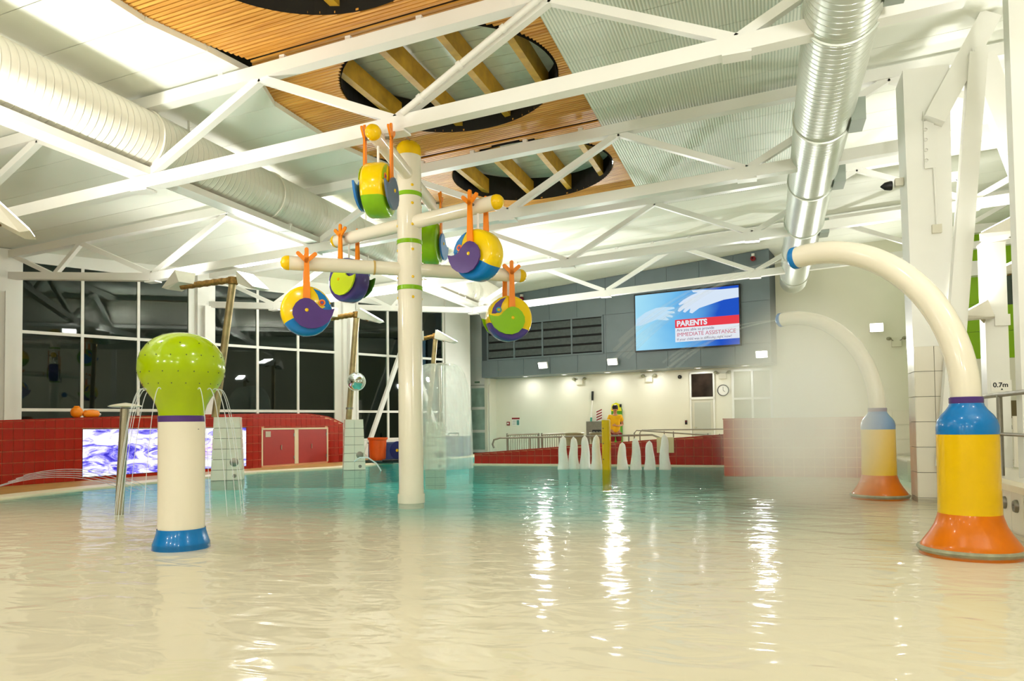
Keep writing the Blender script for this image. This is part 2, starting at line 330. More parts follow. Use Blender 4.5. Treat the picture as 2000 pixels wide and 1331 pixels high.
# timber feature panels with round openings
CR = 1.86
for bi, (y0, y1, cy) in enumerate(((4.35, 8.99, 6.78), (9.01, 13.69, 11.1), (13.71, 17.9, 15.68))):
    tp = thing('timber_ceiling_panel', ['slatted timber ceiling panel with round opening, nearest the camera at the top edge', 'slatted timber ceiling panel with the largest round opening, above the tall play pole',
               'slatted timber ceiling panel with round opening, farthest along the roof'][bi], 'ceiling panel', (-5, cy, zc(-5)), 'timber ceiling panels')
    b = MB(); sp = .078; y = y0+.02
    while y+sp < y1:
        ym = y+sp/2; spans = [(leftx(ym, y0, y1), -2.97)]
        if abs(ym-cy) < CR:
            h = math.sqrt(CR*CR-(ym-cy)**2); spans = [(spans[0][0], -5-h), (-5+h, -2.97)]
        for xa, xb in spans:
            if xb-xa > .03:
                za, zb_ = zc(xa)+.09, zc(xb)+.09
                b.hexa([(xa, y, za), (xb, y, zb_), (xb, y+sp-.02, zb_), (xa, y+sp-.02, za)], [(xa, y, za+.03), (xb, y, zb_+.03), (xb, y+sp-.02, zb_+.03), (xa, y+sp-.02, za+.03)])
        y += sp
    o = b.build('slats', slatm, tp, smooth=False); o['kind'] = 'stuff'
    # backing board with hole
    b = MB(); n = 64; k = 0
    ring = [(-5+CR*math.cos(2*math.pi*i/n), cy+CR*math.sin(2*math.pi*i/n)) for i in range(n)]
    def outer(i):
        t = 2*math.pi*i/n; c_, s_ = math.cos(t), math.sin(t); q = min((2.03 if c_ > 0 else 2.45)/max(1e-6, abs(c_)), ((y1-cy) if s_ > 0 else (cy-y0))/max(1e-6, abs(s_))); return (-5+q*c_, cy+q*s_)
    for i in range(n):
        p = [ring[i], outer(i), outer(i+1), ring[(i+1) % n]]; b.add([(x_, y_, zc(x_)+.13) for x_, y_ in p], [(0, 1, 2, 3)])
    b.build('backing_board', mat('dark_backing', '#3a2810', .7), tp, smooth=False)
    b = MB()
    ring = [(-5+(CR-.03)*math.cos(2*math.pi*i/n), cy+(CR-.03)*math.sin(2*math.pi*i/n)) for i in range(n)]
    for i in range(n):
        p, q = ring[i], ring[(i+1) % n]; b.add([(p[0], p[1], zc(p[0])+.07), (q[0], q[1], zc(q[0])+.07), (q[0], q[1], zc(q[0])+.66), (p[0], p[1], zc(p[0])+.66)], [(0, 1, 2, 3)])
    b.build('opening_collar', mat('black_collar', '#14120f', .55), tp)
    for xr in (-6.55, -5.6, -4.6, -3.65):
        h = math.sqrt(CR*CR-(xr+5)**2)-.01
        b = MB(); b.box((xr, cy, zc(xr)+.37), (.13, 2*h, .36)); b.build('rafter', woodg, tp, smooth=False)
    # grey lining boards above the opening
    for j in range(12):
        ya = cy-CR+j*2*CR/12
        b = MB(); b.box((-5, ya+CR/12, zc(-5)+.62), (2*CR, 2*CR/12-.015, .03)); b.build('lining_board', mat('grey_lining', '#e0e7df', .22, .0, var=.05), tp, smooth=False)

# ------------------------------------------------------------------ trusses
BN = [-14.3, -9.6, -4.9, -.25, 4.4, 9.0]; TN = [-16.7, -12.0, -7.25, -2.6, 2.1, 6.7]
TL = ['white steel roof truss nearest the camera, crossing above the tall play pole', 'white steel roof truss second from the camera, ending at the leftmost wall column',
      'white steel roof truss third from the camera', 'white steel roof truss farthest back, crossing in front of the large video screen']
def truss(i, Y, xl, xr):
    t = thing('roof_truss', TL[i], 'truss', (xl, Y, zb(xl)), 'white steel roof trusses')
    b = MB(); b.beam((xl, Y, zt(xl)), (xr, Y, zt(xr)), .2, .2); b.build('top_chord', white, t, smooth=False)
    bn = [x for x in BN if xl+1.2 < x <= xr]; tn = [x for x in TN if xl+.6 < x <= xr]
    zl = zb(bn[0])+min(.5, .09*(bn[0]-xl))
    b = MB(); b.beam((bn[0], Y, zb(bn[0])), (xr, Y, zb(xr)), .2, .2); b.beam((xl, Y, zl), (bn[0], Y, zb(bn[0])), .2, .19); b.build('bottom_chord', white, t, smooth=False)
    allx = sorted([(x, 0) for x in bn]+[(x, 1) for x in tn])
    def pt(n): return Vector((n[0], Y, zt(n[0])-.08 if n[1] else zb(n[0])+.08))
    for n0, n1 in zip(allx, allx[1:]):
        if n0[1] != n1[1]:
            b = MB(); b.beam(pt(n0), pt(n1), .12, .12, ref=(0, 1, 0)); b.build('diagonal', white, t, smooth=False)
    if allx[0][1] == 1:
        x0 = allx[0][0]; xk = (xl+x0)/2+.25
        b = MB(); b.beam((xl+.1, Y, zt(xl)-.05), (xk, Y, zl+.05-.09*(xk-xl)), .11, .11, ref=(0, 1, 0)); b.build('diagonal', white, t, smooth=False)
        b = MB(); b.beam((xk+.1, Y, zl+.05-.09*(xk-xl)), (x0, Y, zt(x0)-.05), .11, .11, ref=(0, 1, 0)); b.build('diagonal', white, t, smooth=False)
    else:
        b = MB(); b.beam((xl+.1, Y, zt(xl)-.05), (bn[0], Y, zb(bn[0])+.05), .11, .11, ref=(0, 1, 0)); b.build('diagonal', white, t, smooth=False)
    if i == 0:
        pa, pb_2 = Vector((-4.75, Y-.13, zb(-4.75)+.1)), Vector((-2.6, Y-.13, zt(-2.6)-.05))
        MB().path([pa, pb_2], .045, 14).build('conduit_pipe', white, t)
        for u in (.12, .4, .7): MB().path([pa.lerp(pb_2, u), pa.lerp(pb_2, u+.025)], .058, 14).build('pipe_clamp', white, t)
    x = -8.0
    while x < -1.5:
        b = MB(); b.box((x, Y, zt(x)+.14), (.09, .09, .1)); b.build('hanger_block', white, t, smooth=False); x += 1.16
    for x in bn:
        b = MB(); b.box((x, Y, zb(x)-.115), (.34, .22, .03)); b.build('splice_plate', white, t, smooth=False)
    return t
for i, Y in enumerate((9.0, 13.7, 18.4, 23.1)): truss(i, Y, wx(Y)+.15, [2.15, 11.5, 11.5, 11.5][i])

# ------------------------------------------------------------------ left window wall
cols_s = [-5.3, 0, 5.2, 10.35]
for i, s in enumerate(cols_s):
    b = MB(); p = WW(s, 0); top = zc(p.x)-.02
    b.box((p.x, p.y, top/2+.02), (.34, .5, top-.04), -TH); b.box((WW(s, 0, .3).x, WW(s, 0, .3).y, (zb(p.x)+.3)/2), (.16, .18, zb(p.x)+.25), -TH)
    o = b.build('wall_column', white, None, smooth=False)
    tag(o, ['white steel wall column out at the left, before the tall dark windows', 'white steel wall column at the left picture edge beside the tall windows', 'white steel wall column between the first and second window bays behind the lime dome',
            'white steel wall column right of the red cabinet doors'][i], 'column', 'white steel wall columns')
def window_bay(n, s0, s1, k, zs):
    wv = struct('window_%d' % n, None, None, WW((s0+s1)/2, zs[0]))
    tag(wv, ['tall dark window bay left of the frame', 'tall dark window bay at far left behind the lime dome', 'tall dark window bay above the red cabinet doors', 'tall dark window bay behind the tall play pole'][n-1], 'window', kind='structure')
    st = (s1-s0)/k
    for j in range(k+1):
        b = MB(); s = s0+j*st; zt_ = min(zs[-1], zc(WW(s, 0).x)-.05); b.beam(WW(s, zs[0]), WW(s, zt_), .075, .12, ref=WN); b.build('mullion', white, wv, smooth=False)
    for z in zs:
        b = MB(); b.beam(WW(s0, z), WW(s1, z), .11, .085); b.build('transom', white, wv, smooth=False)
    for j in range(k):
        for z0, z1 in zip(zs, zs[1:]):
            b = MB(); a, c_ = s0+j*st+.03, s0+(j+1)*st-.03
            b.hexa([WW(a, z0+.03, -.01), WW(c_, z0+.03, -.01), WW(c_, z0+.03, .01), WW(a, z0+.03, .01)], [WW(a, z1-.03, -.01), WW(c_, z1-.03, -.01), WW(c_, z1-.03, .01), WW(a, z1-.03, .01)])
            b.build('pane', glass, wv, smooth=False)
zs = [.75, 1.8, 3.95, 5.93]
window_bay(1, -5.0, -.3, 3, zs); window_bay(2, .3, 4.75, 3, zs); window_bay(3, 5.5, 9.85, 3, zs); window_bay(4, 10.75, 14.75, 3, zs)
wl = struct('wall_left', 'white wall below and beside the tall dark windows', 'wall')
b = MB()
def wslab(b, s0, s1, z0, z1, t0=-.15, t1=.05):
    b.hexa([WW(s0, z0, t0), WW(s1, z0, t0), WW(s1, z0, t1), WW(s0, z0, t1)], [WW(s0, z1, t0), WW(s1, z1, t0), WW(s1, z1, t1), WW(s0, z1, t1)])
wslab(b, -24, 16.1, 0.03, .7); wslab(b, -24, -5.0, .7, 4.6); b.build('upstand', white, wl, smooth=False)
b = MB(); wslab(b, 14.8, 16.1, .7, 6.45, -.12, .12)
b.build('corner_panel', white, wl, smooth=False)
for s0, s1 in ((4.78, 5.47), (9.88, 10.72)):
    b = MB(); wslab(b, s0, s1, .7, 6.0+.2, -.1, .02); b.build('pier_panel', white, wl, smooth=False)
b = MB()
for j in range(-5, 32):
    s = j*.5; p, q = WW(s, 0), WW(s+.5, 0); h0, h1 = zc(p.x)-.0, zc(q.x)-.0
    b.hexa([WW(s, 5.95, -.1), WW(s+.5, 5.95, -.1), WW(s+.5, 5.95, .06), WW(s, 5.95, .06)], [WW(s, max(5.97, h0), -.1), WW(s+.5, max(5.97, h1), -.1), WW(s+.5, max(5.97, h1), .06), WW(s, max(5.97, h0), .06)])
b.build('eaves_beam', white, wl, smooth=False)

# ------------------------------------------------------------------ back wall: slate upper storey, white lower wall
BA = R(10); BD = Vector((-math.cos(BA), math.sin(BA), 0)); BNN = Vector((math.sin(BA), math.cos(BA), 0)); BQ = Vector((.18, 26.3, 0))
def SW(s, z, off=0): return BQ+BD*s-BNN*off+Vector((0, 0, z))       # off > 0 is towards the pool
def bslab(b, s0, s1, z0, z1, o0, o1, z1b=None):
    z1b = z1 if z1b is None else z1b
    return b.hexa([SW(s0, z0, o0), SW(s1, z0, o0), SW(s1, z0, o1), SW(s0, z0, o1)], [SW(s0, z1, o0), SW(s1, z1b, o0), SW(s1, z1b, o1), SW(s0, z1, o1)])
def ctop(s): return zc(SW(s, 0).x)-.01
wb = struct('wall_back', 'back wall with slate clad upper storey over a white lower wall', 'wall')
b = MB(); bslab(b, 0.01, 11.8, 3.32, ctop(0)-.02, -1.2, -.03, ctop(11.8)-.02); b.build('upper_storey', greyd, wb, smooth=False)
s = 0.0
while s < 11.8:
    e = min(s+1.22, 11.8)
    for z0, z1 in ((3.30, 3.98), (3.99, 5.46), (5.47, None)):
        if z0 == 3.99 and 6.2 < (s+e)/2 < 11.45: continue
        b = MB(); bslab(b, s+.006, e-.006, z0, z1 or ctop(s), -.03, 0, z1 or ctop(e)); b.build('cladding_panel', grey, wb, smooth=False)
    s += 1.22
b = MB(); bslab(b, 6.2, 6.1, 3.99, 5.46, -.03, 0); b.build('cladding_panel', grey, wb, smooth=False)
b = MB(); bslab(b, 0.0, 11.8, 3.27, 3.30, -1.2, -.0); b.build('soffit', grey, wb, smooth=False)
b = MB(); bslab(b, 0.0, 11.95, .05, 3.27, -1.35, -1.2); b.build('lower_wall', wallw, wb, smooth=False)
# louvers
b = MB(); bslab(b, 11.8, 11.95, .05, 3.3, -1.35, -.45); b.build('return_wall', wallw, wb, smooth=False)
lv = thing('louver_vent', 'large dark grey louvered vent in the slate wall left of the video screen', 'vent', SW(8.85, 4.0))
b = MB(); bslab(b, 6.22, 11.48, 4.0, 5.45, -.029, -.012); b.build('backing', black, lv, smooth=False)
b = MB()
for z0, z1, s0, s1 in ((3.97, 4.03, 6.2, 11.5), (5.42, 5.48, 6.2, 11.5), (4.0, 5.45, 6.2, 6.26), (4.0, 5.45, 11.44, 11.5)): bslab(b, s0, s1, z0, z1, -.02, .05)
b.build('frame', grey, lv, smooth=False)
for s in (7.55, 8.86, 10.18):
    b = MB(); bslab(b, s-.03, s+.03, 4.0, 5.45, -.02, .04); b.build('mullion', grey, lv, smooth=False)
for j in range(4):
    z = 4.08+j*.345
    for q, (s0, s1) in enumerate(((6.26, 7.52), (7.58, 8.83), (8.89, 10.15), (10.21, 11.44))):
        b = MB(); b.hexa([SW(s0, z, .035), SW(s1, z, .035), SW(s1, z+.25, -.012), SW(s0, z+.25, -.012)], [SW(s0, z+.015, .045), SW(s1, z+.015, .045), SW(s1, z+.265, 0), SW(s0, z+.265, 0)])
        b.build('slat', louv, lv, smooth=False)
# video screen
vsn = thing('video_screen', 'large wall-mounted video screen showing reaching hands and a parents notice', 'screen', SW(2.93, 3.96))
b = MB(); bslab(b, .98, 4.9, 3.93, 6.12, .005, .1); b.build('housing', blackp, vsn, smooth=False)
def screen_face():
    m = bpy.data.materials.new('screen_blue_picture'); m.use_nodes = True; nt = m.node_tree; nt.nodes.clear(); L = nt.links.new
    tc = nt.nodes.new('ShaderNodeTexCoord'); sx = nt.nodes.new('ShaderNodeSeparateXYZ'); L(tc.outputs['Generated'], sx.inputs[0])
    nz = nt.nodes.new('ShaderNodeTexNoise'); nz.inputs['Scale'].default_value = 2.2; nz.inputs['Detail'].default_value = 2; L(tc.outputs['Generated'], nz.inputs['Vector'])
    ad = nt.nodes.new('ShaderNodeMath'); ad.operation = 'MULTIPLY_ADD'; ad.inputs[1].default_value = .35; L(nz.outputs['Fac'], ad.inputs[0]); L(sx.outputs['X'], ad.inputs[2])
    r = nt.nodes.new('ShaderNodeValToRGB'); e = r.color_ramp.elements; e[0].position = .2; e[0].color = (*lin('#a9e4fb'), 1); e[1].position = 1.1; e[1].color = (*lin('#2456c8'), 1)
    n2 = e.new(.62); n2.color = (*lin('#6fbdf0'), 1)
    L(ad.outputs[0], r.inputs['Fac'])
    em = nt.nodes.new('ShaderNodeEmission'); em.inputs[1].default_value = 1.0; L(r.outputs[0], em.inputs[0]); L(em.outputs[0], nt.nodes.new('ShaderNodeOutputMaterial').inputs[0]); return m
b = MB(); bslab(b, 1.03, 4.85, 3.98, 6.07, .1, .106); b.build('picture', screen_face(), vsn, smooth=False)
sx_, sy_ = -BD, Vector((0, 0, 1)); SO = SW(4.85, 3.98, .106)     # screen local: x right 0..3.82, y up 0..2.09
e_white = emitter('screen_white', lin('#eef3fb'), .95); e_red = emitter('screen_red', lin('#f2434f'), .95); e_hand = emitter('screen_hand', lin('#dbeafb'), 1.0); e_hand2 = emitter('screen_hand_pale', lin('#c6e6fb'), 1.0); e_dred = emitter('screen_text_red', lin('#d06a80'), .9); e_txt = emitter('screen_text_grey', lin('#7a6a86'), .9)
def flat(poly, m, name, lift, par=vsn): MB().prism(poly, SO+(-BNN)*lift, sx_, sy_, -BNN, .004).build(name, m, par, smooth=False)
flat([(1.52, .22), (3.82, .22), (3.82, .74), (1.52, .74)], e_white, 'text_panel', 0)
flat([(1.52, .74), (3.82, .74), (3.82, 1.04), (1.52, 1.04)], e_red, 'title_band', 0)
flat([(3.82, 2.0), (3.2, 2.0), (2.9, 2.02), (2.55, 2.06), (2.15, 2.07), (2.22, 2.0), (2.38, 1.97), (2.15, 1.9), (1.85, 1.76), (1.66, 1.62), (1.7, 1.57), (1.88, 1.62), (1.68, 1.47), (1.62, 1.36), (1.7, 1.33), (1.9, 1.45), (1.82, 1.32), (1.9, 1.28), (2.1, 1.42), (2.06, 1.27), (2.16, 1.23), (2.42, 1.4), (2.9, 1.52), (3.3, 1.62), (3.82, 1.66)], e_hand, 'hand_picture', 0)
flat([(0, .95), (0.05, 1.2), (.4, 1.42), (.8, 1.55), (1.1, 1.56), (1.5, 1.52), (1.52, 1.46), (1.2, 1.42), (1.5, 1.36), (1.52, 1.29), (1.22, 1.3), (1.45, 1.2), (1.42, 1.14), (1.15, 1.2), (1.3, 1.08), (1.2, 1.05), (.85, 1.12), (.5, 1.02), (.2, .93)], e_hand2, 'hand_picture', 0)
def text(body, size, m, parent, o, ax, ay, name='lettering', wide=1.0, bold=0.0, extr=.002):
    cu = bpy.data.curves.new('text', 'FONT'); cu.body = body; cu.size = size; cu.extrude = extr; cu.offset = bold; cu.space_character = wide
    to = bpy.data.objects.new('text', cu); COL.objects.link(to); dg = bpy.context.evaluated_depsgraph_get(); dg.update()
    me = bpy.data.meshes.new_from_object(to.evaluated_get(dg)); bpy.data.objects.remove(to)
    ax, ay = Vector(ax), Vector(ay); az = ax.cross(ay); off = OFF.get(parent, Vector((0, 0, 0)))
    for v in me.vertices: v.co = Vector(o)+ax*v.co.x+ay*v.co.y+az*(v.co.z)-off
    me.materials.clear(); me.materials.append(m); ob = bpy.data.objects.new(name, me); COL.objects.link(ob); ob.parent = parent; return ob
TO = SO-BNN*.006
text('PARENTS', .27, e_white, vsn, TO+sx_*1.58+sy_*.8, sx_, sy_, bold=.012)
text('Are you able to provide', .14, e_txt, vsn, TO+sx_*1.58+sy_*.61, sx_, sy_)
text('IMMEDIATE ASSISTANCE', .2, e_dred, vsn, TO+sx_*1.58+sy_*.42, sx_, sy_, wide=.97)
text('If your child was in difficulty right now?', .125, e_txt, vsn, TO+sx_*1.58+sy_*.27, sx_, sy_)

# downlights in the soffit, floodlights on the slate wall
lens = emitter('lamp_lens', (1, .98, .94), 14)
dlens = emitter('downlight_lens', (1, .95, .85), 4)
for i, s in enumerate((10.0, 8.2, 6.3, 4.55, 2.7, 1.0)):
    t = thing('downlight', '%s recessed downlight from the left under the slate soffit' % ordinal(i), 'light', SW(s, 3.26, -.6), 'soffit downlights')
    p = SW(s, 3.27, -.6)
    MB().lathe([(.08, -.012), (.13, -.015), (.14, 0)], p, 20).build('rim', white, t)
    MB().lathe([(.001, -.008), (.125, -.008)], p, 20).build('lens', dlens, t)
    area('lamp', t, p-Vector((0, 0, .03)), (0, 0, -1), .16, 13)
for i, (s, z, pw) in enumerate(((8.76, 3.62, 190), (5.77, 3.6, 230), (.28, 3.56, 190))):
    p = SW(s, z, .22)
    t = thing('wall_floodlight', ['bright floodlight on the slate wall below the louvered vent', 'bright floodlight on the slate wall just left of the video screen', 'bright floodlight on the slate wall right of the video screen'][i], 'floodlight', SW(s, z, 0), 'slate wall floodlights')
    b = MB(); u = Vector((0, 0, 1)); f_ = (-BNN+Vector((0, 0, -.35))).normalized(); r_ = sx_; v_ = r_.cross(f_)*-1
    b.hexa([p-r_*.2-v_*.13-f_*.08, p+r_*.2-v_*.13-f_*.08, p+r_*.2+v_*.13-f_*.08, p-r_*.2+v_*.13-f_*.08], [p-r_*.2-v_*.13, p+r_*.2-v_*.13, p+r_*.2+v_*.13, p-r_*.2+v_*.13]); b.build('housing', white, t, smooth=False)
    b = MB(); b.hexa([p-r_*.18-v_*.11+f_*.0, p+r_*.18-v_*.11, p+r_*.18+v_*.11, p-r_*.18+v_*.11], [p-r_*.18-v_*.11+f_*.01, p+r_*.18-v_*.11+f_*.01, p+r_*.18+v_*.11+f_*.01, p-r_*.18+v_*.11+f_*.01]); b.build('lens', lens, t, smooth=False)
    b = MB(); b.beam(SW(s, z, 0), p-f_*.08, .05, .05); b.build('bracket', greyd, t, smooth=False)
    area('lamp', t, p+f_*.05, f_, .36, pw, sy=.22)
for i, s in enumerate((9.78, .52)):
    t = thing('alarm_sounder', ['red alarm sounder high on the slate wall at left', 'red alarm sounder high on the slate wall at right'][i], 'alarm', SW(s, 6.75+.25*i, 0), 'red alarm sounders')
    p = SW(s, 6.45+.5*i, 0); Ax = (sx_, Vector((0, 0, 1)), -BNN)
    MB().lathe([(.07, 0), (.09, .05), (.085, .12), (.03, .16)], p, 16, axis=Ax).build('horn', redp, t)
    b = MB(); b.box(p+Vector((0, 0, .13))-BNN*.05, (.1, .1, .1), -BA); b.build('beacon', white, t)

# lower white wall fittings
LO = -1.2
def LW(s, z, o=0): return SW(s, z, LO+o)
def lbox(b, s0, s1, z0, z1, o0, o1): return bslab(b, s0, s1, z0, z1, LO+o0, LO+o1)
d1 = struct('door_1', 'white panelled door with dark window above it in the back wall', 'door', LW(2.72, .06))
b = MB(); lbox(b, 2.25, 2.31, .06, 3.15, 0, .06); lbox(b, 3.13, 3.19, .06, 3.15, 0, .06); lbox(b, 2.25, 3.19, 3.09, 3.15, 0, .06); lbox(b, 2.25, 3.19, 2.12, 2.2, 0, .06); b.build('door_frame', white, d1, smooth=False)
b = MB(); lbox(b, 2.32, 3.12, .07, 2.12, 0, .035); b.build('door_leaf', mat('door_pale', '#cfcdbe', .5), d1, smooth=False)
b = MB(); lbox(b, 2.42, 3.02, .95, 2.0, .035, .042); b.build('door_panel', mat('door_pane_frosted', '#bfc2b6', .25), d1, smooth=False)
b = MB(); lbox(b, 2.42, 3.02, .2, .85, .035, .042); b.build('door_panel', mat('door_pane_frosted', '#bfc2b6', .25), d1, smooth=False)
b = MB(); lbox(b, 2.32, 3.12, 2.21, 3.08, 0, .02); b.build('pane', mat('dark_room_glass', '#2e241e', .1, var=.4, scale=3), d1, smooth=False)
b = MB(); b.path([LW(3.05, 1.05, .035), LW(3.05, 1.05, .09), LW(2.93, 1.05, .09)], .012, 8); b.build('door_handle', steel, d1)
w5 = struct('window_5', 'white framed window group in the back wall right of the clock', 'window', LW(.9, .06))
b = MB()
for s in (.22, .88, 1.58): lbox(b, s-.04, s+.04, .06, 3.18, 0, .06)
for z in (3.14, 2.1, 1.0): lbox(b, .2, 1.6, z-.035, z+.035, 0, .06)
b.build('frame', white, w5, smooth=False)
for s0, s1 in ((.26, .84), (.92, 1.54)):
    for z0, z1 in ((.1, .96), (1.04, 2.06), (2.14, 3.1)):
        b = MB(); lbox(b, s0, s1, z0, z1, 0, .02); b.build('pane', mat('frosted_olive_glass', '#a8a78e', .18, var=.08, scale=1), w5, smooth=False)
ck = thing('wall_clock', 'round white wall clock with a black rim', 'clock', LW(1.94, 2.2))
Ax = (sx_, Vector((0, 0, 1)), -BNN)
MB().lathe([(.19, 0), (.215, .01), (.215, .05), (.19, .055), (.185, .035)], LW(1.94, 2.43), 32, axis=Ax).build('rim', blackp, ck)
MB().lathe([(.001, .035), (.19, .035)], LW(1.94, 2.43), 32, axis=Ax).build('face', white, ck)
b = MB(); p = LW(1.94, 2.43, .04); b.beam(p, p+Vector((0, 0, .13)), .012, .006, ref=BNN); b.build('hand', blackp, ck)
b = MB(); b.beam(p, p+sx_*.07-Vector((0, 0, .06)), .016, .006, ref=BNN); b.build('hand', blackp, ck)
for i, s in enumerate((7.76, 4.78, 1.94)):
    t = thing('emergency_light', ['twin-head emergency light on the back wall, leftmost of three', 'twin-head emergency light on the back wall, middle of three', 'twin-head emergency light on the back wall above the clock'][i], 'light', LW(s, 2.95), 'twin emergency lights')
    b = MB(); lbox(b, s-.14, s+.14, 2.86, 3.06, 0, .09); b.build('case', mat('lamp_case_beige', '#d9d5c2', .5), t, smooth=False)
    for q in (-1, 1):
        MB().sphere(LW(s+q*.24, 3.1, .1), .085, 14, 8, (1, 1, .7)).build('lamp_head', mat('lamp_olive', '#8b8a70', .35), t)
        b = MB(); b.path([LW(s+q*.1, 3.05, .06), LW(s+q*.2, 3.1, .08)], .016, 6); b.build('arm', steelb, t)
t = thing('wall_speaker', 'small round dark speaker on the back wall beside the dark window', 'speaker', LW(3.57, 2.9))
MB().lathe([(.07, 0), (.07, .05), (.03, .07)], LW(3.57, 3.0), 16, axis=Ax).build('grille', blackp, t); MB().lathe([(.09, 0), (.09, .02)], LW(3.57, 3.0), 16, axis=Ax).build('rim', white, t)
t = thing('door_intercom', 'small dark intercom beside the white door', 'intercom', LW(3.36, 1.15))
b = MB(); lbox(b, 3.32, 3.4, 1.17, 1.33, 0, .04); b.build('case', blackp, t, smooth=False); b = MB(); lbox(b, 3.34, 3.38, 1.27, 1.31, .04, .045); b.build('button', redp, t, smooth=False)
t = thing('fire_alarm_point', 'small red fire alarm point beside the notice', 'alarm', LW(11.2, 1.25))
b = MB(); lbox(b, 11.13, 11.27, 1.22, 1.38, 0, .04); b.build('case', redp, t, smooth=False); b = MB(); lbox(b, 11.16, 11.24, 1.27, 1.34, .04, .046); b.build('plate', white, t, smooth=False)
t = thing('wall_notice', 'white wall notice with red heading on the back wall', 'sign', LW(10.82, 1.2))
b = MB(); lbox(b, 10.63, 11.02, 1.2, 1.55, 0, .015); b.build('board', white, t, smooth=False); b = MB(); lbox(b, 10.63, 11.02, 1.48, 1.55, .015, .018); b.build('heading', redp, t, smooth=False)
b = MB(); lbox(b, 10.66, 10.78, 1.23, 1.44, .015, .018); b.build('photo', mat('teal_print', '#4f8f86', .5), t, smooth=False)
for j in range(4):
    b = MB(); lbox(b, 10.82, 10.98, 1.25+j*.055, 1.265+j*.055, .015, .018); b.build('line', mat('grey_print', '#9a9a98', .5), t, smooth=False)
t = thing('hazard_sign', 'white sign with red diagonal stripes behind the lifeguard', 'sign', LW(6.92, 1.3))
b = MB(); lbox(b, 6.78, 7.08, 1.32, 1.8, 0, .015); b.build('board', white, t, smooth=False)
for j in range(4):
    z = 1.36+j*.11
    b = MB(); o_ = LW(7.05, z, .015); MB.prism(b, [(0, 0), (.24, .1), (.24, .15), (0, .05)], o_, sx_, (0, 0, 1), -BNN, .004); b.build('stripe', redp, t, smooth=False)
t = thing('reach_pole', 'white reaching pole with black grip leaning on the back wall', 'pole', LW(7.2, .06, .08))
b = MB(); b.path([LW(7.26, .07, .3), LW(7.2, 2.25, .06)], .025, 10); b.build('shaft', white, t); b = MB(); b.path([LW(7.2, 2.2, .06), LW(7.19, 2.57, .05)], .045, 10); b.build('grip', blackp, t)
b = MB(); b.path([LW(7.235, 1.25, .17), LW(7.225, 1.5, .145)], .04, 10); b.build('sleeve', mat('teal_plastic', '#3fa58a', .4), t)
t = thing('control_cabinet', 'stainless control cabinet on legs in front of the back wall', 'cabinet', LW(7.0, .06, .3))
b = MB(); lbox(b, 6.62, 7.32, .62, 1.34, .12, .45); b.build('body', steelb, t, smooth=False); b = MB(); lbox(b, 6.68, 7.05, .82, 1.0, .45, .47); b.build('switch_panel', blackp, t, smooth=False)
for s in (6.72, 6.85, 6.98): MB().lathe([(.03, 0), (.03, .03)], LW(s, .91, .47), 10, axis=Ax).build('knob', white, t)
for s in (6.66, 7.28): b = MB(); lbox(b, s-.03, s+.03, .06, .62, .2, .38); b.build('leg', steelb, t, smooth=False)
t = thing('rescue_board', 'tall green rescue board with black straps and yellow top behind the lifeguard', 'rescue board', LW(6.15, .06, .06))
poly = [(-.2, 0), (.2, 0), (.22, .3), (.22, 1.7), (.17, 1.9), (0, 1.98), (-.17, 1.9), (-.22, 1.7), (-.22, .3)]
b = MB(); b.prism(poly, LW(6.15, .08, .03), sx_, (0, 0, 1), -BNN, .07); b.build('board', mat('rescue_green', '#4f9b1e', .45), t, smooth=False)
b = MB(); b.prism([(-.225, 1.66), (.225, 1.66), (.18, 1.92), (0, 2.0), (-.18, 1.92)], LW(6.15, .08, .105), sx_, (0, 0, 1), -BNN, .03); b.build('head_pad', mat('pad_yellow', '#d8d010', .5), t, smooth=False)
for z in (.35, .8, 1.25, 1.95): b = MB(); lbox(b, 5.92, 6.0, z-.06, z+.06, .1, .15); b.build('strap', blackp, t, smooth=False)
for z in (.35, .8, 1.25): b = MB(); lbox(b, 6.0, 6.38, z-.025, z+.025, .1, .108); b.build('strap', blackp, t, smooth=False)
# glazed door unit at the back left corner
d2 = struct('door_2', 'white framed glazed door at the back left corner', 'door', SW(12.35, .06, -.55))
def GW(s, z, o=0): return SW(s, z, -.55+o)
b = MB()
def gbox(b, s0, s1, z0, z1, o0, o1): return bslab(b, s0, s1, z0, z1, -.55+o0, -.55+o1)
for s in (11.86, 12.74): gbox(b, s-.06, s+.06, .06, 2.95, -.04, .04)
for z in (2.92, 1.98, .98, .12): gbox(b, 11.86, 12.74, z-.06, z+.06, -.04, .04)
b.build('frame', white, d2, smooth=False)
for z0, z1 in ((.18, .92), (1.04, 1.92), (2.04, 2.86)): b = MB(); gbox(b, 11.92, 12.68, z0, z1, -.01, .01); b.build('pane', mat('pale_green_glass', '#a3bdb0', .08, var=.25, scale=2), d2, smooth=False)
b = MB(); gbox(b, 11.75, 13.1, 3.0, 6.9, -.06, .0); b.build('over_panel', white, d2, smooth=False)
t = thing('exit_sign', 'small green exit sign box above the glazed corner door', 'sign', GW(12.35, 3.05, .03)); b = MB(); gbox(b, 12.2, 12.5, 3.07, 3.17, 0, .05); b.build('case', white, t, smooth=False); b = MB(); gbox(b, 12.22, 12.48, 3.085, 3.155, .05, .055); b.build('face', mat('exit_green', '#5d7d62', .4), t, smooth=False)

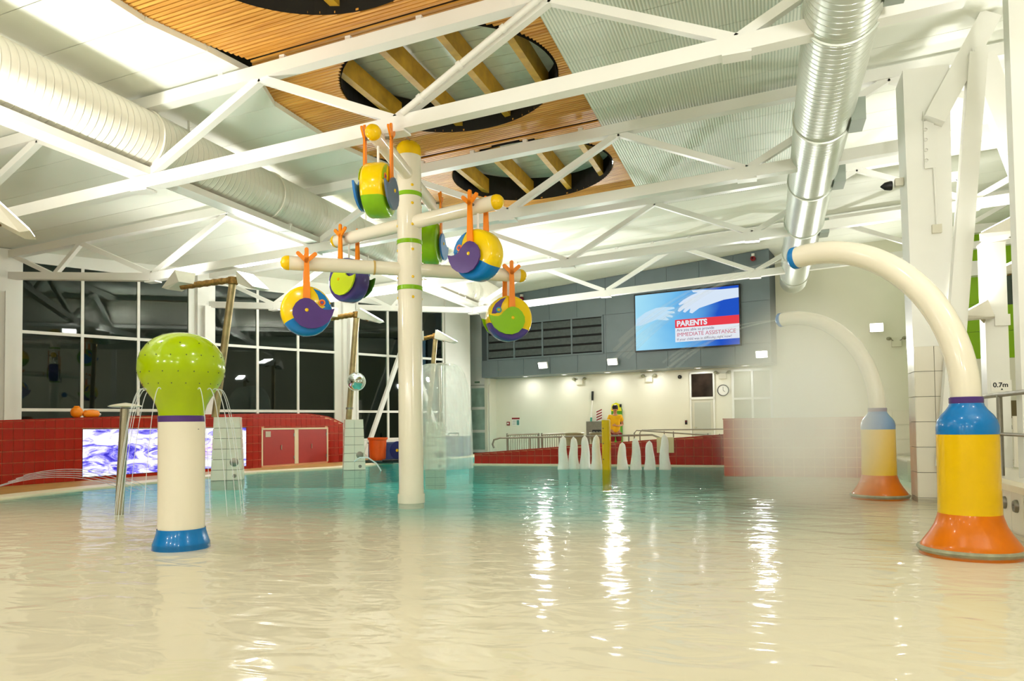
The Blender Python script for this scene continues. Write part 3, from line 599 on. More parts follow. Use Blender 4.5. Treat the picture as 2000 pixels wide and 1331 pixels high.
# ------------------------------------------------------------------ right side shell
wr = struct('wall_right', 'pale wall closing the hall behind the spray cannons', 'wall')
b = MB(); b.box((7.3, 27.6, 3.8), (14.2, .2, 7.6)); b.build('end_wall', wallw, wr, smooth=False)
b = MB(); b.box((13.2, 10, 3.9), (.2, 37, 7.9)); b.build('side_wall', wallw, wr, smooth=False)
for i in range(12):
    for j in range(3):
        b = MB(); b.box((2.6+i*.95, 27.48, .33+j*.5), (.94, .03, .49)); b.build('wall_tile', tilew, wr, smooth=False)
b = MB(); b.box((-5, -8.1, 3.6), (36, .2, 8)); o = b.build('wall_rear', wallw, None, smooth=False); tag(o, 'pale wall behind the viewpoint', 'wall', kind='structure')
gw = struct('trim_1', 'lime green panelled wall with white band behind the right columns', 'green wall', (7.5, 24, .06))
for i in range(6):
    for z0, z1 in ((2.98, 3.75), (3.76, 4.55), (4.56, 5.4), (5.41, 6.7)):
        xa = 5.0+i*1.25
        if (z0 > 4 and z0 < 5.0) and i == 1: continue
        b = MB(); b.hexa([(xa+.005, 24, z0), (xa+1.245, 24, z0), (xa+1.245, 24.1, z0), (xa+.005, 24.1, z0)], [(xa+.005, 24, z1), (xa+1.245, 24, z1), (xa+1.245, 24.1, z1), (xa+.005, 24.1, z1)])
        b.build('green_panel', lgreen, gw, smooth=False)
b = MB(); b.box((8.7, 24.1, 1.52), (7.4, .2, 2.9)); b.build('white_base', wallw, gw, smooth=False)
b = MB(); b.box((6.88, 24.02, 4.95), (1.3, .06, .9)); b.build('dark_opening', mat('dim_glass', '#46524a', .1, var=.3, scale=2), gw, smooth=False)
b = MB(); b.box((5.72, 23.85, 5.56), (.5, .3, .42)); b.build('white_box', white, gw, smooth=False)
b = MB(); b.box((7.5, 23.9, 6.72), (5.4, .25, .25)); b.build('white_band', white, gw, smooth=False)
b = MB(); b.box((7.7, 23.95, 2.3), (1.2, .06, .9)); b.build('notice_panel', white, gw, smooth=False)
b = MB(); b.box((7.0, 23.94, 1.5), (3.4, .06, .5)); b.build('dark_strip', mat('olive_shade', '#6f6240', .6), gw, smooth=False)
t = thing('emergency_light', 'twin-head emergency light on the pale end wall beside the spray arms', 'light', (4.22, 27.5, 3.8), 'twin emergency lights')
b = MB(); b.box((4.22, 27.44, 3.85), (.3, .1, .2)); b.build('case', mat('lamp_case_beige', ''), t, smooth=False)
for q in (-1, 1): MB().sphere((4.22+q*.24, 27.36, 4.03), .085, 14, 8, (1, 1, .7)).build('lamp_head', mat('lamp_olive', ''), t); MB().path([(4.22+q*.1, 27.4, 3.95), (4.22+q*.2, 27.38, 4.02)], .016, 6).build('arm', steelb, t)
t = thing('wall_floodlight', 'glaring floodlight on the pale end wall behind the near spray arm', 'floodlight', (3.6, 27.4, 4.3), 'end wall floodlight')
b = MB(); b.box((3.6, 27.33, 4.42), (.42, .14, .3)); b.build('housing', white, t, smooth=False); b = MB(); b.box((3.6, 27.25, 4.42), (.38, .02, .26)); b.build('lens', lens, t, smooth=False)
area('lamp', t, (3.6, 27.2, 4.42), (0, -1, .25), .38, 150, sy=.26)

for i, (x, lb) in enumerate(((-10.5, 'left'), (-6.0, 'centre left'), (-1.5, 'centre right'), (3.0, 'right'))):
    t = thing('wall_floodlight', 'added unseen fill floodlight high on the rear wall behind the viewpoint, %s one' % lb, 'floodlight', (x, -8, 5.1), 'added rear fill floodlights')  # lamps added behind the camera to light the pool from the front
    f_ = Vector((0, 1, -.3)).normalized(); p = Vector((x, -7.75, 5.2))
    b = MB(); b.box((x, -7.85, 5.2), (.8, .2, .5)); b.build('housing', white, t, smooth=False); b = MB(); b.box((x, -7.74, 5.2), (.74, .02, .44)); b.build('lens', lens, t, smooth=False)
    area('lamp', t, p+f_*.1, f_, .74, RF, sy=.44)

for i, (x, y) in enumerate(((-8.8, 5.4), (-4.6, 5.0), (-.6, 4.9), (-8.8, -1.5), (-4.6, -1.5), (-.6, -1.5), (4.6, 4.9))):
    t = thing('added_fill_light', 'added unseen fill downlight hung above the viewpoint, %s of the set' % ordinal(i), 'light', (x, y, 6.4), 'added fill downlights')  # lamps added above the view to brighten water and pool floor
    c = Vector((x, y, 6.2)); MB().lathe([(.27, 0), (.25, .05), (.12, .22), (.06, .3), (.001, .31)], c, 28).build('shade', white, t); MB().lathe([(.001, .02), (.25, .02)], c, 28).build('lens', lens, t)
    b = MB(); b.path([c+Vector((0, 0, .3)), (x, y, zc(x)+.02)], .012, 8); b.build('rod', white, t)
    area('lamp', t, c-Vector((0, 0, .02)), (0, 0, -1), .45, HB)

# ------------------------------------------------------------------ ducts
def duct(name, label, X, z, r, y0, y1, m, elbow=None):
    t = thing(name, label, 'air duct', (X, y0, z))
    pts = [(X, y0+(y1-y0)*i/6, z) for i in range(7)]
    if elbow: pts += elbow
    MB().path(pts, r, 48).build('duct_body', m, t)
    y = y0+1.0
    while y < y1:
        MB().lathe([(r+.002, -.03), (r+.025, -.025), (r+.025, .025), (r+.002, .03)], (X, y, z), 40, axis=(Vector((1, 0, 0)), Vector((0, 0, -1)), Vector((0, 1, 0)))).build('joint_band', m, t); y += 3.1
    return t
dl = duct('air_duct', 'large white spiral air duct running along the left side of the roof', -9.63, 6.0, .485, -7.5, 24.4, ductw, [(-9.65, 25.0, 5.99), (-9.75, 25.6, 5.93), (-9.95, 26.1, 5.82), (-10.25, 26.5, 5.68)])
dr = duct('air_duct', 'large silvery spiral air duct running along the right side of the roof', .93, 6.0, .43, -7.5, 25.9, ducts)
for y in (8.3, 11.9, 14.8, 18.6): b = MB(); b.box((1.38, y, 5.86), (.2, .5, .34)); b.build('outlet_grille', mat('grille_grey', '#9fa9a0', .4, .3), dr, smooth=False)
for y in (4, 10, 16, 22): b = MB(); b.beam((-9.63, y, 6.47), (-9.63, y, zc(-9.63)), .03, .03); b.build('hanger', white, dl, smooth=False); b = MB(); b.beam((.93, y, 6.42), (.93, y, zc(.93)), .03, .03); b.build('hanger', white, dr, smooth=False)
ct = thing('cable_tray', 'long white cable tray slung below the left air duct', 'cable tray', (-9.55, 8, 5.39))
b = MB(); b.box((-9.55, 8.4, 5.39), (.3, 32, .03)); b.build('tray_base', white, ct, smooth=False)
for q in (-1, 1): b = MB(); b.box((-9.55+q*.15, 8.4, 5.43), (.02, 32, .12)); b.build('side_rail', white, ct, smooth=False)
for q in range(10): b = MB(); b.box((-9.55, -6+q*3.1, 5.45), (.34, .05, .16)); b.build('clamp', white, ct, smooth=False)

# ------------------------------------------------------------------ right columns and struts
rc = thing('roof_column', 'thick white roof column with a tiled foot standing in the pool at right', 'column', (2.42, 12.85, 0))
b = MB(); b.hexa([(2.16, 12.55, 2.35), (2.72, 12.55, 2.35), (2.72, 13.1, 2.35), (2.16, 13.1, 2.35)], [(2.12, 12.5, 6.7), (2.76, 12.5, 6.7), (2.76, 13.15, 6.7), (2.12, 13.15, 6.7)]); b.build('shaft', white, rc, smooth=False)
b = MB(); b.box((2.44, 12.83, .67), (.5, .5, 3.34)); b.build('foot_core', groutw, rc, smooth=False)
for z in [i*.39+.02 for i in range(-1, 6)]:
    for q in (-1, 1):
        b = MB(); b.box((2.44+q*.135, 12.57, z+.19), (.262, .03, .382)); b.build('tile', tilew, rc, smooth=False)
        b = MB(); b.box((2.18, 12.83+q*.135, z+.19), (.03, .262, .382)); b.build('tile', tilew, rc, smooth=False)
b = MB(); b.box((2.45, 12.49, 5.55), (.14, .03, .9)); b.build('bolt_plate', white, rc, smooth=False)
for q in range(5): MB().lathe([(.025, 0), (.025, .03)], (2.4, 12.48, 5.22+q*.16), 8, axis=(Vector((1, 0, 0)), Vector((0, 0, 1)), Vector((0, -1, 0)))).build('bolt', white, rc)
b = MB(); b.box((2.52, 12.5, 4.15), (.13, .07, .13)); b.build('junction_box', mat('lamp_case_beige', ''), rc, smooth=False)
b = MB(); b.beam((2.52, 12.5, 4.2), (2.5, 12.49, 5.1), .02, .02); b.build('conduit', white, rc, smooth=False)
for i, (x, lbl) in enumerate(((2.02, 'small black spotlight on the left side of the thick white column'), (2.9, 'small black spotlight on the right side of the thick white column'))):
    t = thing('spot_speaker', lbl, 'spotlight', (x, 12.8, 4.95), 'small black column spotlights')
    b = MB(); b.box((x+(.05 if i == 0 else -.07), 12.8, 5.02), (.12, .12, .12)); b.build('bracket', mat('lamp_case_beige', ''), t, smooth=False)
    MB().lathe([(.01, -.12), (.06, -.06), (.075, .02), (.07, .05)], (x-.1 if i == 0 else x+.06, 12.78, 4.98), 16, axis=(Vector((0, 0, 1)), Vector((0, 1, 0)), Vector((1, 0, 0)))).build('horn', blackp, t)
for i, (a, c_, wd, lb) in enumerate((((2.5, 12.45, 5.8), (3.34, 12.65, 7.38), .3, 'white inclined steel strut rising from the thick column to the roof'), ((3.12, 12.45, 6.75), (2.52, 12.4, .5), .24, 'white steel leg strut just right of the thick column'), ((3.2, 12.62, 6.75), (4.5, 13.0, 2.6), .33, 'white steel strut slanting out of the picture at upper right'))):
    b = MB(); b.beam(a, c_, wd, wd*.8, ref=(0, 1, 0)); o = b.build('roof_strut', white, None, smooth=False); tag(o, lb, 'strut', 'white steel roof struts')
b = MB(); b.box((3.15, 12.6, 6.75), (.2, .36, .2)); MB.path(b, [(3.15, 12.38, 6.75), (3.15, 12.85, 6.75)], .09, 14); o = b.build('strut_node', white, None, smooth=False); tag(o, 'white pinned steel joint where the roof struts meet', 'joint')
# right deck wall with jets, posts and railing
rw = thing('jet_wall', 'low white tiled pool wall with a row of round jets at right', 'wall', (2.5, 10, 0))
y = 4.0
while y < 12.4:
    b = MB(); b.box((2.5, y+.2, .13), (.04, .39, .58)); b.build('tile', tilew, rw, smooth=False); y += .4
b = MB(); b.box((2.56, 8.3, .46), (.2, 8.8, .07)); b.build('coping', copem, rw, smooth=False)
for y in (8.55, 9.0, 9.4, 9.85, 11.7, 12.1):
    MB().lathe([(.02, .0), (.028, .035), (.06, .035), (.068, .02), (.07, 0)], (2.48, y, .28), 18, axis=(Vector((0, 1, 0)), Vector((0, 0, 1)), Vector((-1, 0, 0)))).build('jet_ring', steelb, rw)
    MB().lathe([(.001, .012), (.03, .012)], (2.48, y, .28), 12, axis=(Vector((0, 1, 0)), Vector((0, 0, 1)), Vector((-1, 0, 0)))).build('jet_nozzle', blackp, rw)
rl = thing('handrail', 'grey metal handrail on the raised deck at right', 'railing', (2.8, 10.5, .49))
for y in (6.6, 8.7, 10.72): b = MB(); b.path([(2.8, y, .49), (2.8, y, 1.52)], .035, 12); b.build('post', steelb, rl)
for z, r in ((1.52, .03), (1.02, .022)): b = MB(); b.path([(2.8, 5.5, z), (2.8, 11.7, z), (2.8, 11.95, z-.02)], r, 12); b.build('rail', steelb, rl)
rl2 = thing('handrail', 'thin curved metal handrails behind the near spray cannon', 'railing', (4.5, 16, .06))
for k in range(3):
    b = MB(); y = 15.5+k*.8; b.path([(3.6, y, .06), (3.6, y, .95), (3.7, y, 1.05), (7.5, y, 1.1)], .03, 10); b.build('rail', steelb, rl2)
b = MB(); b.box((6.6, 16.2, -.5), (6.4, 2.6, 1.1)); o = b.build('walkway', tilew, None, smooth=False); tag(o, 'pale tiled walkway under the curved handrails at right', 'walkway', kind='structure')

def flood_head(t, p, d, roll_=0, L=.7, wdt=.5, power=300, lit=True, name='lamp_head', spread=170):
    # wedge floodlight: glass faces direction d
    d = Vector(d).normalized(); p = Vector(p); side = d.cross(Vector((0, 0, 1)));
    if side.length < .05: side = Vector((1, 0, 0))
    side.normalize(); ln = side.cross(d).normalized()
    b = MB(); f0 = [p+side*(a*wdt/2)+ln*(c_*L/2) for a, c_ in ((-1, -1), (1, -1), (1, 1), (-1, 1))]
    bk = [p-d*(.26 if c_ > 0 else .1)+side*(a*wdt*.36)+ln*(c_*L*.38) for a, c_ in ((-1, -1), (1, -1), (1, 1), (-1, 1))]
    b.hexa(bk, f0); h = b.build(name, mat('floodlight_housing', '#e6e2d4', .4, var=.03), t, smooth=False)
    b = MB(); f1 = [p+side*(a*wdt*.44)+ln*(c_*L*.44)+d*.004 for a, c_ in ((-1, -1), (1, -1), (1, 1), (-1, 1))]
    b.hexa(f1, [q+d*.012 for q in f1]); b.build('lens', lens if lit else glass, h, smooth=False)
    if lit: area('lamp', t, p+d*.03, d, wdt*.85, power, sy=L*.85, spread=spread)
UP = 190
def post(x, y, z0, z1, wd, lb):
    b = MB(); b.box((x, y, (z0+z1)/2), (wd, wd, z1-z0)); return b
pc = thing('square_post', 'white square deck post carrying depth sign and two floodlights', 'post', (3.33, 12.9, .48))
b = MB(); b.box((3.33, 12.9, 2.2), (.3, .3, 3.44)); b.build('shaft', white, pc, smooth=False); b = MB(); b.box((3.33, 12.9, 3.93), (.32, .32, .03)); b.build('cap', white, pc, smooth=False)
b = MB(); b.box((3.4, 12.73, 2.72), (.2, .04, .17)); b.build('junction_box', white, pc, smooth=False)
t = thing('depth_sign', 'small white depth sign reading 0.7m on the square post', 'sign', (3.36, 12.74, 1.55)); b = MB(); b.box((3.36, 12.742, 1.72), (.27, .012, .17)); b.build('plate', mat('sign_white', '#f2efe6', .4), t, smooth=False)
text('0.7m', .1, blackp, t, Vector((3.25, 12.733, 1.7)), (1, 0, 0), (0, 0, 1), bold=.002)
MB().prism([(0, 0), (.03, 0), (.015, .03)], (3.35, 12.734, 1.655), (1, 0, 0), (0, 0, 1), (0, -1, 0), .002).build('mark', blackp, t, smooth=False)
t = thing('post_floodlight', 'wedge floodlight aimed at the roof from the left side of the square post', 'floodlight', (3.1, 12.75, 2.75), 'square post floodlights'); flood_head(t, (3.0, 12.62, 2.9), (-.45, .1, .85), L=.42, wdt=.34, power=UP*.1); b = MB(); b.beam((3.2, 12.8, 2.72), (3.1, 12.7, 2.8), .05, .05); b.build('bracket', steel, t, smooth=False)
t = thing('post_floodlight', 'large wedge floodlight above the square post at right edge', 'floodlight', (3.5, 12.6, 4.0), 'square post floodlights'); flood_head(t, (3.36, 12.5, 4.1), (-.4, .1, .9), L=.6, wdt=.55, power=UP*.3); b = MB(); b.beam((3.55, 12.55, 3.95), (3.4, 12.52, 4.0), .07, .07); b.build('bracket', steel, t, smooth=False)
b = MB(); b.box((3.05, 10.45, 3.9), (.22, .22, 6.84)); o = b.build('square_post', white, None, smooth=False); tag(o, 'white square post cut by the right picture edge', 'post')
# things on the right deck
t = thing('bucket', 'pale bucket on the raised deck at the right edge', 'bucket', (3.4, 10.6, .5)); MB().lathe([(.001, 0), (.13, 0), (.17, .3), (.18, .3), (.18, .33)], (3.4, 10.6, .49), 24).build('pail', mat('pale_blue_plastic', '#dfe6ee', .4), t); MB().lathe([(.18, .33), (.19, .34), (.12, .39), (.001, .4)], (3.4, 10.6, .49), 24).build('lid', mat('peach_plastic', '#e6c09a', .5), t)
t = thing('folded_cloth', 'yellow cloth bundle beside the pale bucket', 'cloth', (3.2, 10.75, .49)); MB().sphere((3.22, 10.75, .51), .11, 14, 8, (1, 1, .5)).build('bundle', yellow, t)
b = MB(); b.box((4.2, 12.4, .88), (1.6, .05, .75)); o = b.build('tiled_screen', tilew, None, smooth=False); tag(o, 'low white tiled partition on the right deck', 'partition')

# ------------------------------------------------------------------ left red tiled wall with video panel and cabinet
RA = Vector((-15.19, 10.66, 0)); ra = R(8.76); RD = Vector((math.sin(ra), math.cos(ra), 0)); RN = Vector((RD.y, -RD.x, 0))
def RW(s, z, o=0): return RA+RD*s+RN*o+Vector((0, 0, z))
def rslab(b, s0, s1, z0, z1, o0, o1): return b.hexa([RW(s0, z0, o0), RW(s1, z0, o0), RW(s1, z0, o1), RW(s0, z0, o1)], [RW(s0, z1, o0), RW(s1, z1, o0), RW(s1, z1, o1), RW(s0, z1, o1)])
TP = [(-.25, 1.44), (0, 1.45), (2.94, 1.56), (6.76, 1.65), (8.83, 1.67), (9.4, 1.63), (9.77, 1.58), (10.15, 1.48), (10.5, 1.36)]
def rtop(s):
    for (a, za), (c_, zc_) in zip(TP, TP[1:]):
        if a <= s <= c_: return za+(zc_-za)*(s-a)/(c_-a)
    return TP[-1][1]
rd = thing('red_tiled_wall', 'long red tiled wall at left with glowing video panel and cabinet doors', 'tiled wall', RW(5, .05))
b = MB()
for (a, za), (c_, zc_) in zip(TP, TP[1:]): b.hexa([RW(a, .04, -.3), RW(c_, .04, -.3), RW(c_, .04, 0), RW(a, .04, 0)], [RW(a, za-.03, -.3), RW(c_, zc_-.03, -.3), RW(c_, zc_-.03, 0), RW(a, za-.03, 0)])
b.build('core', grout, rd, smooth=False)
for (a, za), (c_, zc_) in zip(TP, TP[1:]):
    b = MB(); b.hexa([RW(a, za-.03, -.31), RW(c_, zc_-.03, -.31), RW(c_, zc_-.03, .015), RW(a, za-.03, .015)], [RW(a, za, -.31), RW(c_, zc_, -.31), RW(c_, zc_, .015), RW(a, za, .015)]); b.build('coping_tile', redt, rd, smooth=False)
TW, THh = .2145, .243
def tile_mesh(w_, h_, m, nm): return MB().box((0, 0, 0), (w_, .016, h_)).mesh(nm, m, smooth=False)
tm = tile_mesh(TW-.010, THh-.010, redt, 'red_tile')
rotR = (0, 0, math.atan2(RD.y, RD.x))
s = -.24
while s < 10.48:
    z = .05
    for r_ in range(8):
        z0, z1 = z, z+THh; top = min(rtop(s+.01), rtop(s+TW-.01))-.035
        c0, c1, z0c, z1c = s+.005, s+TW-.005, z0+.005, min(z1-.005, top)
        for h0, h1, hz in ((1.655, 6.39, 1.25), (6.95, 9.76, 1.22)):
            if c1 > h0 and c0 < h1 and z0c < hz:
                if c0 < h0 < c1: c1 = h0-.003
                elif c0 < h1 < c1: c0 = h1+.003
                else: z0c = hz+.003
        if z1c-z0c < .02 or c1-c0 < .01: z += THh; continue
        if c1-c0 > TW-.011 and z1c-z0c > THh-.011: inst('tile', tm, rd, RW((c0+c1)/2, (z0c+z1c)/2, .004), rotR)
        else: b = MB(); rslab(b, c0, c1, z0c, z1c, -.004, .012); b.build('tile', redt, rd, smooth=False)
        z += THh
    s += TW
for s0, s1, z0, z1 in ((1.5, 6.55, .05, .12),):
    b = MB(); rslab(b, s0, s1, z0, z1, -.004, .012); b.build('tile_strip', redt, rd, smooth=False)
def waves():
    m = bpy.data.materials.new('video_wave_picture'); m.use_nodes = True; nt = m.node_tree; nt.nodes.clear(); L = nt.links.new
    tc = nt.nodes.new('ShaderNodeTexCoord'); mp = nt.nodes.new('ShaderNodeMapping'); mp.inputs['Scale'].default_value = (1, 1.3, 4.2)
    n = nt.nodes.new('ShaderNodeTexNoise'); n.inputs['Scale'].default_value = 1.1; n.inputs['Detail'].default_value = 7; n.inputs['Roughness'].default_value = .62; n.inputs['Distortion'].default_value = 1.2
    L(tc.outputs['Object'], mp.inputs[0]); L(mp.outputs[0], n.inputs['Vector'])
    r = nt.nodes.new('ShaderNodeValToRGB'); e = r.color_ramp.elements; e[0].position = .35; e[0].color = (*lin('#3c34b8'), 1); e[1].position = .54; e[1].color = (1, 1, 1, 1)
    for ps, cc in ((.42, '#7a72e4'), (.475, '#c8c2f8')): q = e.new(ps); q.color = (*lin(cc), 1)
    L(n.outputs['Fac'], r.inputs['Fac'])
    n2 = nt.nodes.new('ShaderNodeTexNoise'); n2.inputs['Scale'].default_value = .9; L(tc.outputs['Object'], n2.inputs['Vector'])
    r2 = nt.nodes.new('ShaderNodeValToRGB'); r2.color_ramp.elements[0].position = .6; r2.color_ramp.elements[0].color = (1, 1, 1, 1); r2.color_ramp.elements[1].position = .75; r2.color_ramp.elements[1].color = (*lin('#f060c0'), 1)
    L(n2.outputs['Fac'], r2.inputs['Fac']); mx = nt.nodes.new('ShaderNodeMixRGB'); mx.blend_type = 'MULTIPLY'; mx.inputs[0].default_value = .7; L(r.outputs[0], mx.inputs[1]); L(r2.outputs[0], mx.inputs[2])
    em = nt.nodes.new('ShaderNodeEmission'); em.inputs[1].default_value = 1.35; L(mx.outputs[0], em.inputs[0]); L(em.outputs[0], nt.nodes.new('ShaderNodeOutputMaterial').inputs[0]); return m
vp = thing('video_display', 'glowing blue and white video panel of waves set in the red tiled wall', 'screen', RW(4.02, .12))
b = MB(); rslab(b, 1.655, 6.39, .12, 1.25, -.05, .008); b.build('casing', blackp, vp, smooth=False)
b = MB(); rslab(b, 1.67, 6.375, .135, 1.235, .008, .016); b.build('picture', waves(), vp, smooth=False)
cb = thing('wall_cabinet', 'red double cabinet doors with pale frame in the left tiled wall', 'cabinet', RW(8.35, .1))
b = MB()
for s0, s1, z0, z1 in ((6.95, 7.0, .1, 1.2), (8.27, 8.43, .1, 1.2), (9.7, 9.76, .1, 1.2), (6.95, 9.76, 1.17, 1.22)): rslab(b, s0, s1, z0, z1, -.01, .02)
b.build('frame', mat('pale_frame', '#d8c6a4', .5), cb, smooth=False)
for s0, s1, hs in ((7.01, 8.26, 7.72), (8.44, 9.69, 9.0)):
    b = MB(); rslab(b, s0, s1, .11, 1.165, -.01, .012); d_ = b.build('door', redd, cb, smooth=False)
    b = MB(); rslab(b, hs-.012, hs+.012, .56, .7, .012, .03); b.build('handle', steel, d_, smooth=False)
    for z in (.3, 1.0): b = MB(); rslab(b, s1-.03, s1+.01, z-.05, z+.05, .012, .022); b.build('hinge', steelb, d_, smooth=False)
b = MB(); rslab(b, 7.1, 7.3, .95, 1.12, .012, .02); b.build('door_notice', mat('grey_notice', '#b3aa96', .6), cb, smooth=False)
t = thing('pool_float', 'small orange pool float on top of the red tiled wall, upright one', 'pool float', RW(1.55, 1.5, -.15)); MB().sphere(RW(1.6, 1.635, -.12), .13, 16, 10).build('ball', orangep, t); MB().lathe([(.05, -.02), (.065, 0), (.05, .02)], RW(1.6, 1.76, -.12), 14).build('valve', orangep, t)
t = thing('pool_float', 'small orange pool float on top of the red tiled wall, lying one', 'pool float', RW(1.9, 1.5, -.15)); MB().path([RW(1.72, 1.585, -.08), RW(1.78, 1.6, -.08), RW(1.95, 1.61, -.1), RW(2.08, 1.6, -.12), RW(2.12, 1.59, -.12)], [.04, .085, .095, .085, .04], 14).build('body', orangep, t); MB().path([RW(2.11, 1.59, -.12), RW(2.16, 1.59, -.12)], .03, 8).build('valve', white, t)

# ------------------------------------------------------------------ pedestals and light masts
def pedestal(x, y, z1, w0, w1, rz, lb):
    t = thing('tiled_pedestal', lb, 'pedestal', (x, y, 0), 'white tiled pedestals')
    c = Vector((x, y, 0)); M = Matrix.Rotation(rz, 3, 'Z')
    def cor(h, wd): return [c+M@Vector((a*wd/2, b_*wd/2, h)) for a, b_ in ((-1, -1), (1, -1), (1, 1), (-1, 1))]
    b = MB(); b.hexa(cor(-1.0, w0-.03), cor(z1-.02, w1-.03)); b.build('core', groutw, t, smooth=False)
    n = 6; wdt = lambda h: w0+(w1-w0)*max(0, h)/z1
    for i in range(-3, n):
        h0, h1 = i*z1/n+.006, (i+1)*z1/n-.006; a, d = cor(h0, wdt(h0)), cor(h1, wdt(h1)); ai, di = cor(h0, wdt(h0)-.05), cor(h1, wdt(h1)-.05)
        for k in range(4):
            k2 = (k+1) % 4
            for u0, u1 in ((.008, .494), (.506, .992)):
                f = lambda P, u: P[k].lerp(P[k2], u)
                b = MB(); b.hexa([f(ai, u0), f(ai, u1), f(a, u1), f(a, u0)], [f(di, u0), f(di, u1), f(d, u1), f(d, u0)]); b.build('tile', tilew, t, smooth=False)
    b = MB(); b.hexa(cor(z1-.02, w1), cor(z1+.015, w1)); b.build('cap', tilew, t, smooth=False)
    fx = M@Vector((0, -1, 0)); rx = M@Vector((1, 0, 0))
    for h, r_, nm, m_ in ((.42, .1, 'grille', steelb), (.1, .045, 'jet', steelb)):
        p = c+fx*(wdt(h)/2)+rx*(wdt(h)*.25)+Vector((0, 0, h)); MB().lathe([(.001, .015), (r_*.8, .015), (r_, .008), (r_, 0)], p, 20, axis=(rx, Vector((0, 0, 1)), fx)).build(nm, m_, t)
    return t
pedestal(-12.17, 13.9, 1.47, .7, .58, R(36), 'white tiled pedestal in front of the glowing video panel')
pedestal(-11.24, 17.95, 1.42, .62, .5, R(36), 'white tiled pedestal beside the orange bin')
pedestal(-8.9, 18.5, 1.33, .55, .48, R(20), 'white tiled pedestal right of the tall play pole')
def mast(x0, x1, heads, lb, rm=.085):
    t = thing('light_mast', lb, 'light mast', x0, 'slanting light masts')
    a, c_ = Vector(x0), Vector(x1)
    MB().path([a, c_], rm, 16).build('mast_tube', mastm, t)
    MB().lathe([(rm, -.12), (rm+.03, -.1), (rm+.03, .06), (.01, .08)], c_, 16).build('mast_head', rust, t)
    MB().lathe([(rm+.02, -.03), (rm+.02, .03)], a.lerp(c_, .3), 16).build('collar', steelb, t)
    for p, d, arm, pw in heads:
        p = Vector(p); q = p-Vector(d).normalized()*.18
        if arm:
            pts = [c_.lerp(q, i/14) for i in range(15)]; MB().path(pts, [rm*.95 if i % 2 else rm*.8 for i in range(15)], 14).build('cross_arm', rust, t)
        else: b = MB(); b.beam(c_, q, .06, .06); b.build('bracket', rust, t, smooth=False)
        flood_head(t, p, d, power=pw)
    return t
mast((-12.42, 13.75, 1.49), (-11.86, 13.71, 4.74), [((-13.0, 13.2, 4.72), (-.45, .15, .88), True, UP*.08), ((-11.4, 13.85, 4.72), (.6, -.1, .79), False, UP)], 'slanting light mast beside the lime dome, carrying two floodlights')
mast((-11.42, 17.85, .6), (-10.99, 17.75, 4.45), [((-11.8, 17.35, 4.45), (-.45, .15, .88), True, UP*.5), ((-10.6, 17.9, 4.42), (.5, .1, .86), False, UP)], 'slanting light mast left of the tall play pole, behind the hanging bird buckets')
mast((-9.96, 19.9, .05), (-9.53, 19.88, 4.0), [((-10.2, 19.6, 4.0), (-.3, -.2, .93), True, UP*.8), ((-9.2, 20.0, 3.98), (.5, .1, .86), False, UP*.8)], 'slanting light mast right of the tall play pole by the falling water', .07)
mast((-10.7, 5.95, -.04), (-9.95, 6.35, 3.92), [((-9.3, 6.6, 4.05), (.5, .5, .72), False, UP*.62), ((-10.9, 5.9, 3.95), (-.4, -.2, .9), True, UP*.5)], 'light mast out at the left whose glowing lamp shows at the picture edge')
mast((-10.7, .35, -.04), (-9.95, .75, 3.92), [((-9.3, 1.0, 4.05), (.4, .1, .9), False, UP), ((-10.9, .3, 3.95), (-.4, -.2, .9), True, UP*.5)], 'added unseen light mast beside the viewpoint at left')  # extra mast added out of view for more even brightness
mast((4.2, 3.0, .49), (3.8, 3.1, 4.2), [((3.4, 3.0, 4.22), (-.55, .45, .7), False, UP*1.3), ((4.7, 3.3, 4.2), (.4, .2, .9), True, UP)], 'added unseen light mast beside the viewpoint at right')  # extra mast added out of view, throws more light on the roof
mast((5.2, 17.2, .06), (5.0, 17.2, 4.3), [((4.6, 17.0, 4.32), (-.4, -.1, .9), False, UP*.5), ((5.6, 17.4, 4.3), (.4, .2, .9), True, UP*.4)], 'light mast behind the thick white column at right')
t = thing('convex_mirror', 'round convex mirror fixed to the second light mast', 'mirror', (-11.0, 17.7, 2.5)); mirm = mat('mirror_dome', '#cfd8d2', .03, 1.)
Axm = (Vector((.94, .34, 0)), Vector((0, 0, 1)), Vector((.34, -.94, 0))); MB().lathe([(.001, .16), (.1, .145), (.18, .1), (.235, .03), (.25, 0)], (-10.93, 17.6, 2.5), 28, axis=Axm).build('dome', mirm, t); MB().lathe([(.25, 0), (.265, .01), (.265, -.03), (.001, -.03)], (-10.93, 17.6, 2.5), 28, axis=Axm).build('rim', white, t)
b = MB(); b.beam((-10.97, 17.7, 2.6), (-11.15, 17.79, 2.7), .03, .03); b.build('bracket', steelb, t, smooth=False)

# ------------------------------------------------------------------ lime dome
dm = thing('dome_fountain', 'lime green bulb fountain on a cream column with a blue foot', 'fountain', (-5.91, 6.05, 0)); DC = Vector((-5.91, 6.05, 0))
MB().lathe([(.30, -.25), (.285, 0), (.262, .06), (.245, .12), (.24, .155)], DC, 48).build('foot', blue, dm)
MB().lathe([(.232, .15), (.232, 1.29)], DC, 48).build('column', cream, dm)
MB().lathe([(.234, 1.285), (.236, 1.29), (.236, 1.345), (.23, 1.35)], DC, 48).build('collar_band', purple, dm)
pr = [(.228, 1.345), (.232, 1.40), (.25, 1.46), (.285, 1.53), (.335, 1.60), (.385, 1.68), (.42, 1.76), (.437, 1.84), (.432, 1.93), (.405, 2.02), (.355, 2.10), (.285, 2.165), (.2, 2.21), (.1, 2.235), (.001, 2.242)]
MB().lathe(pr, DC, 64).build('bulb', lime, dm, ang=60)
b = MB()
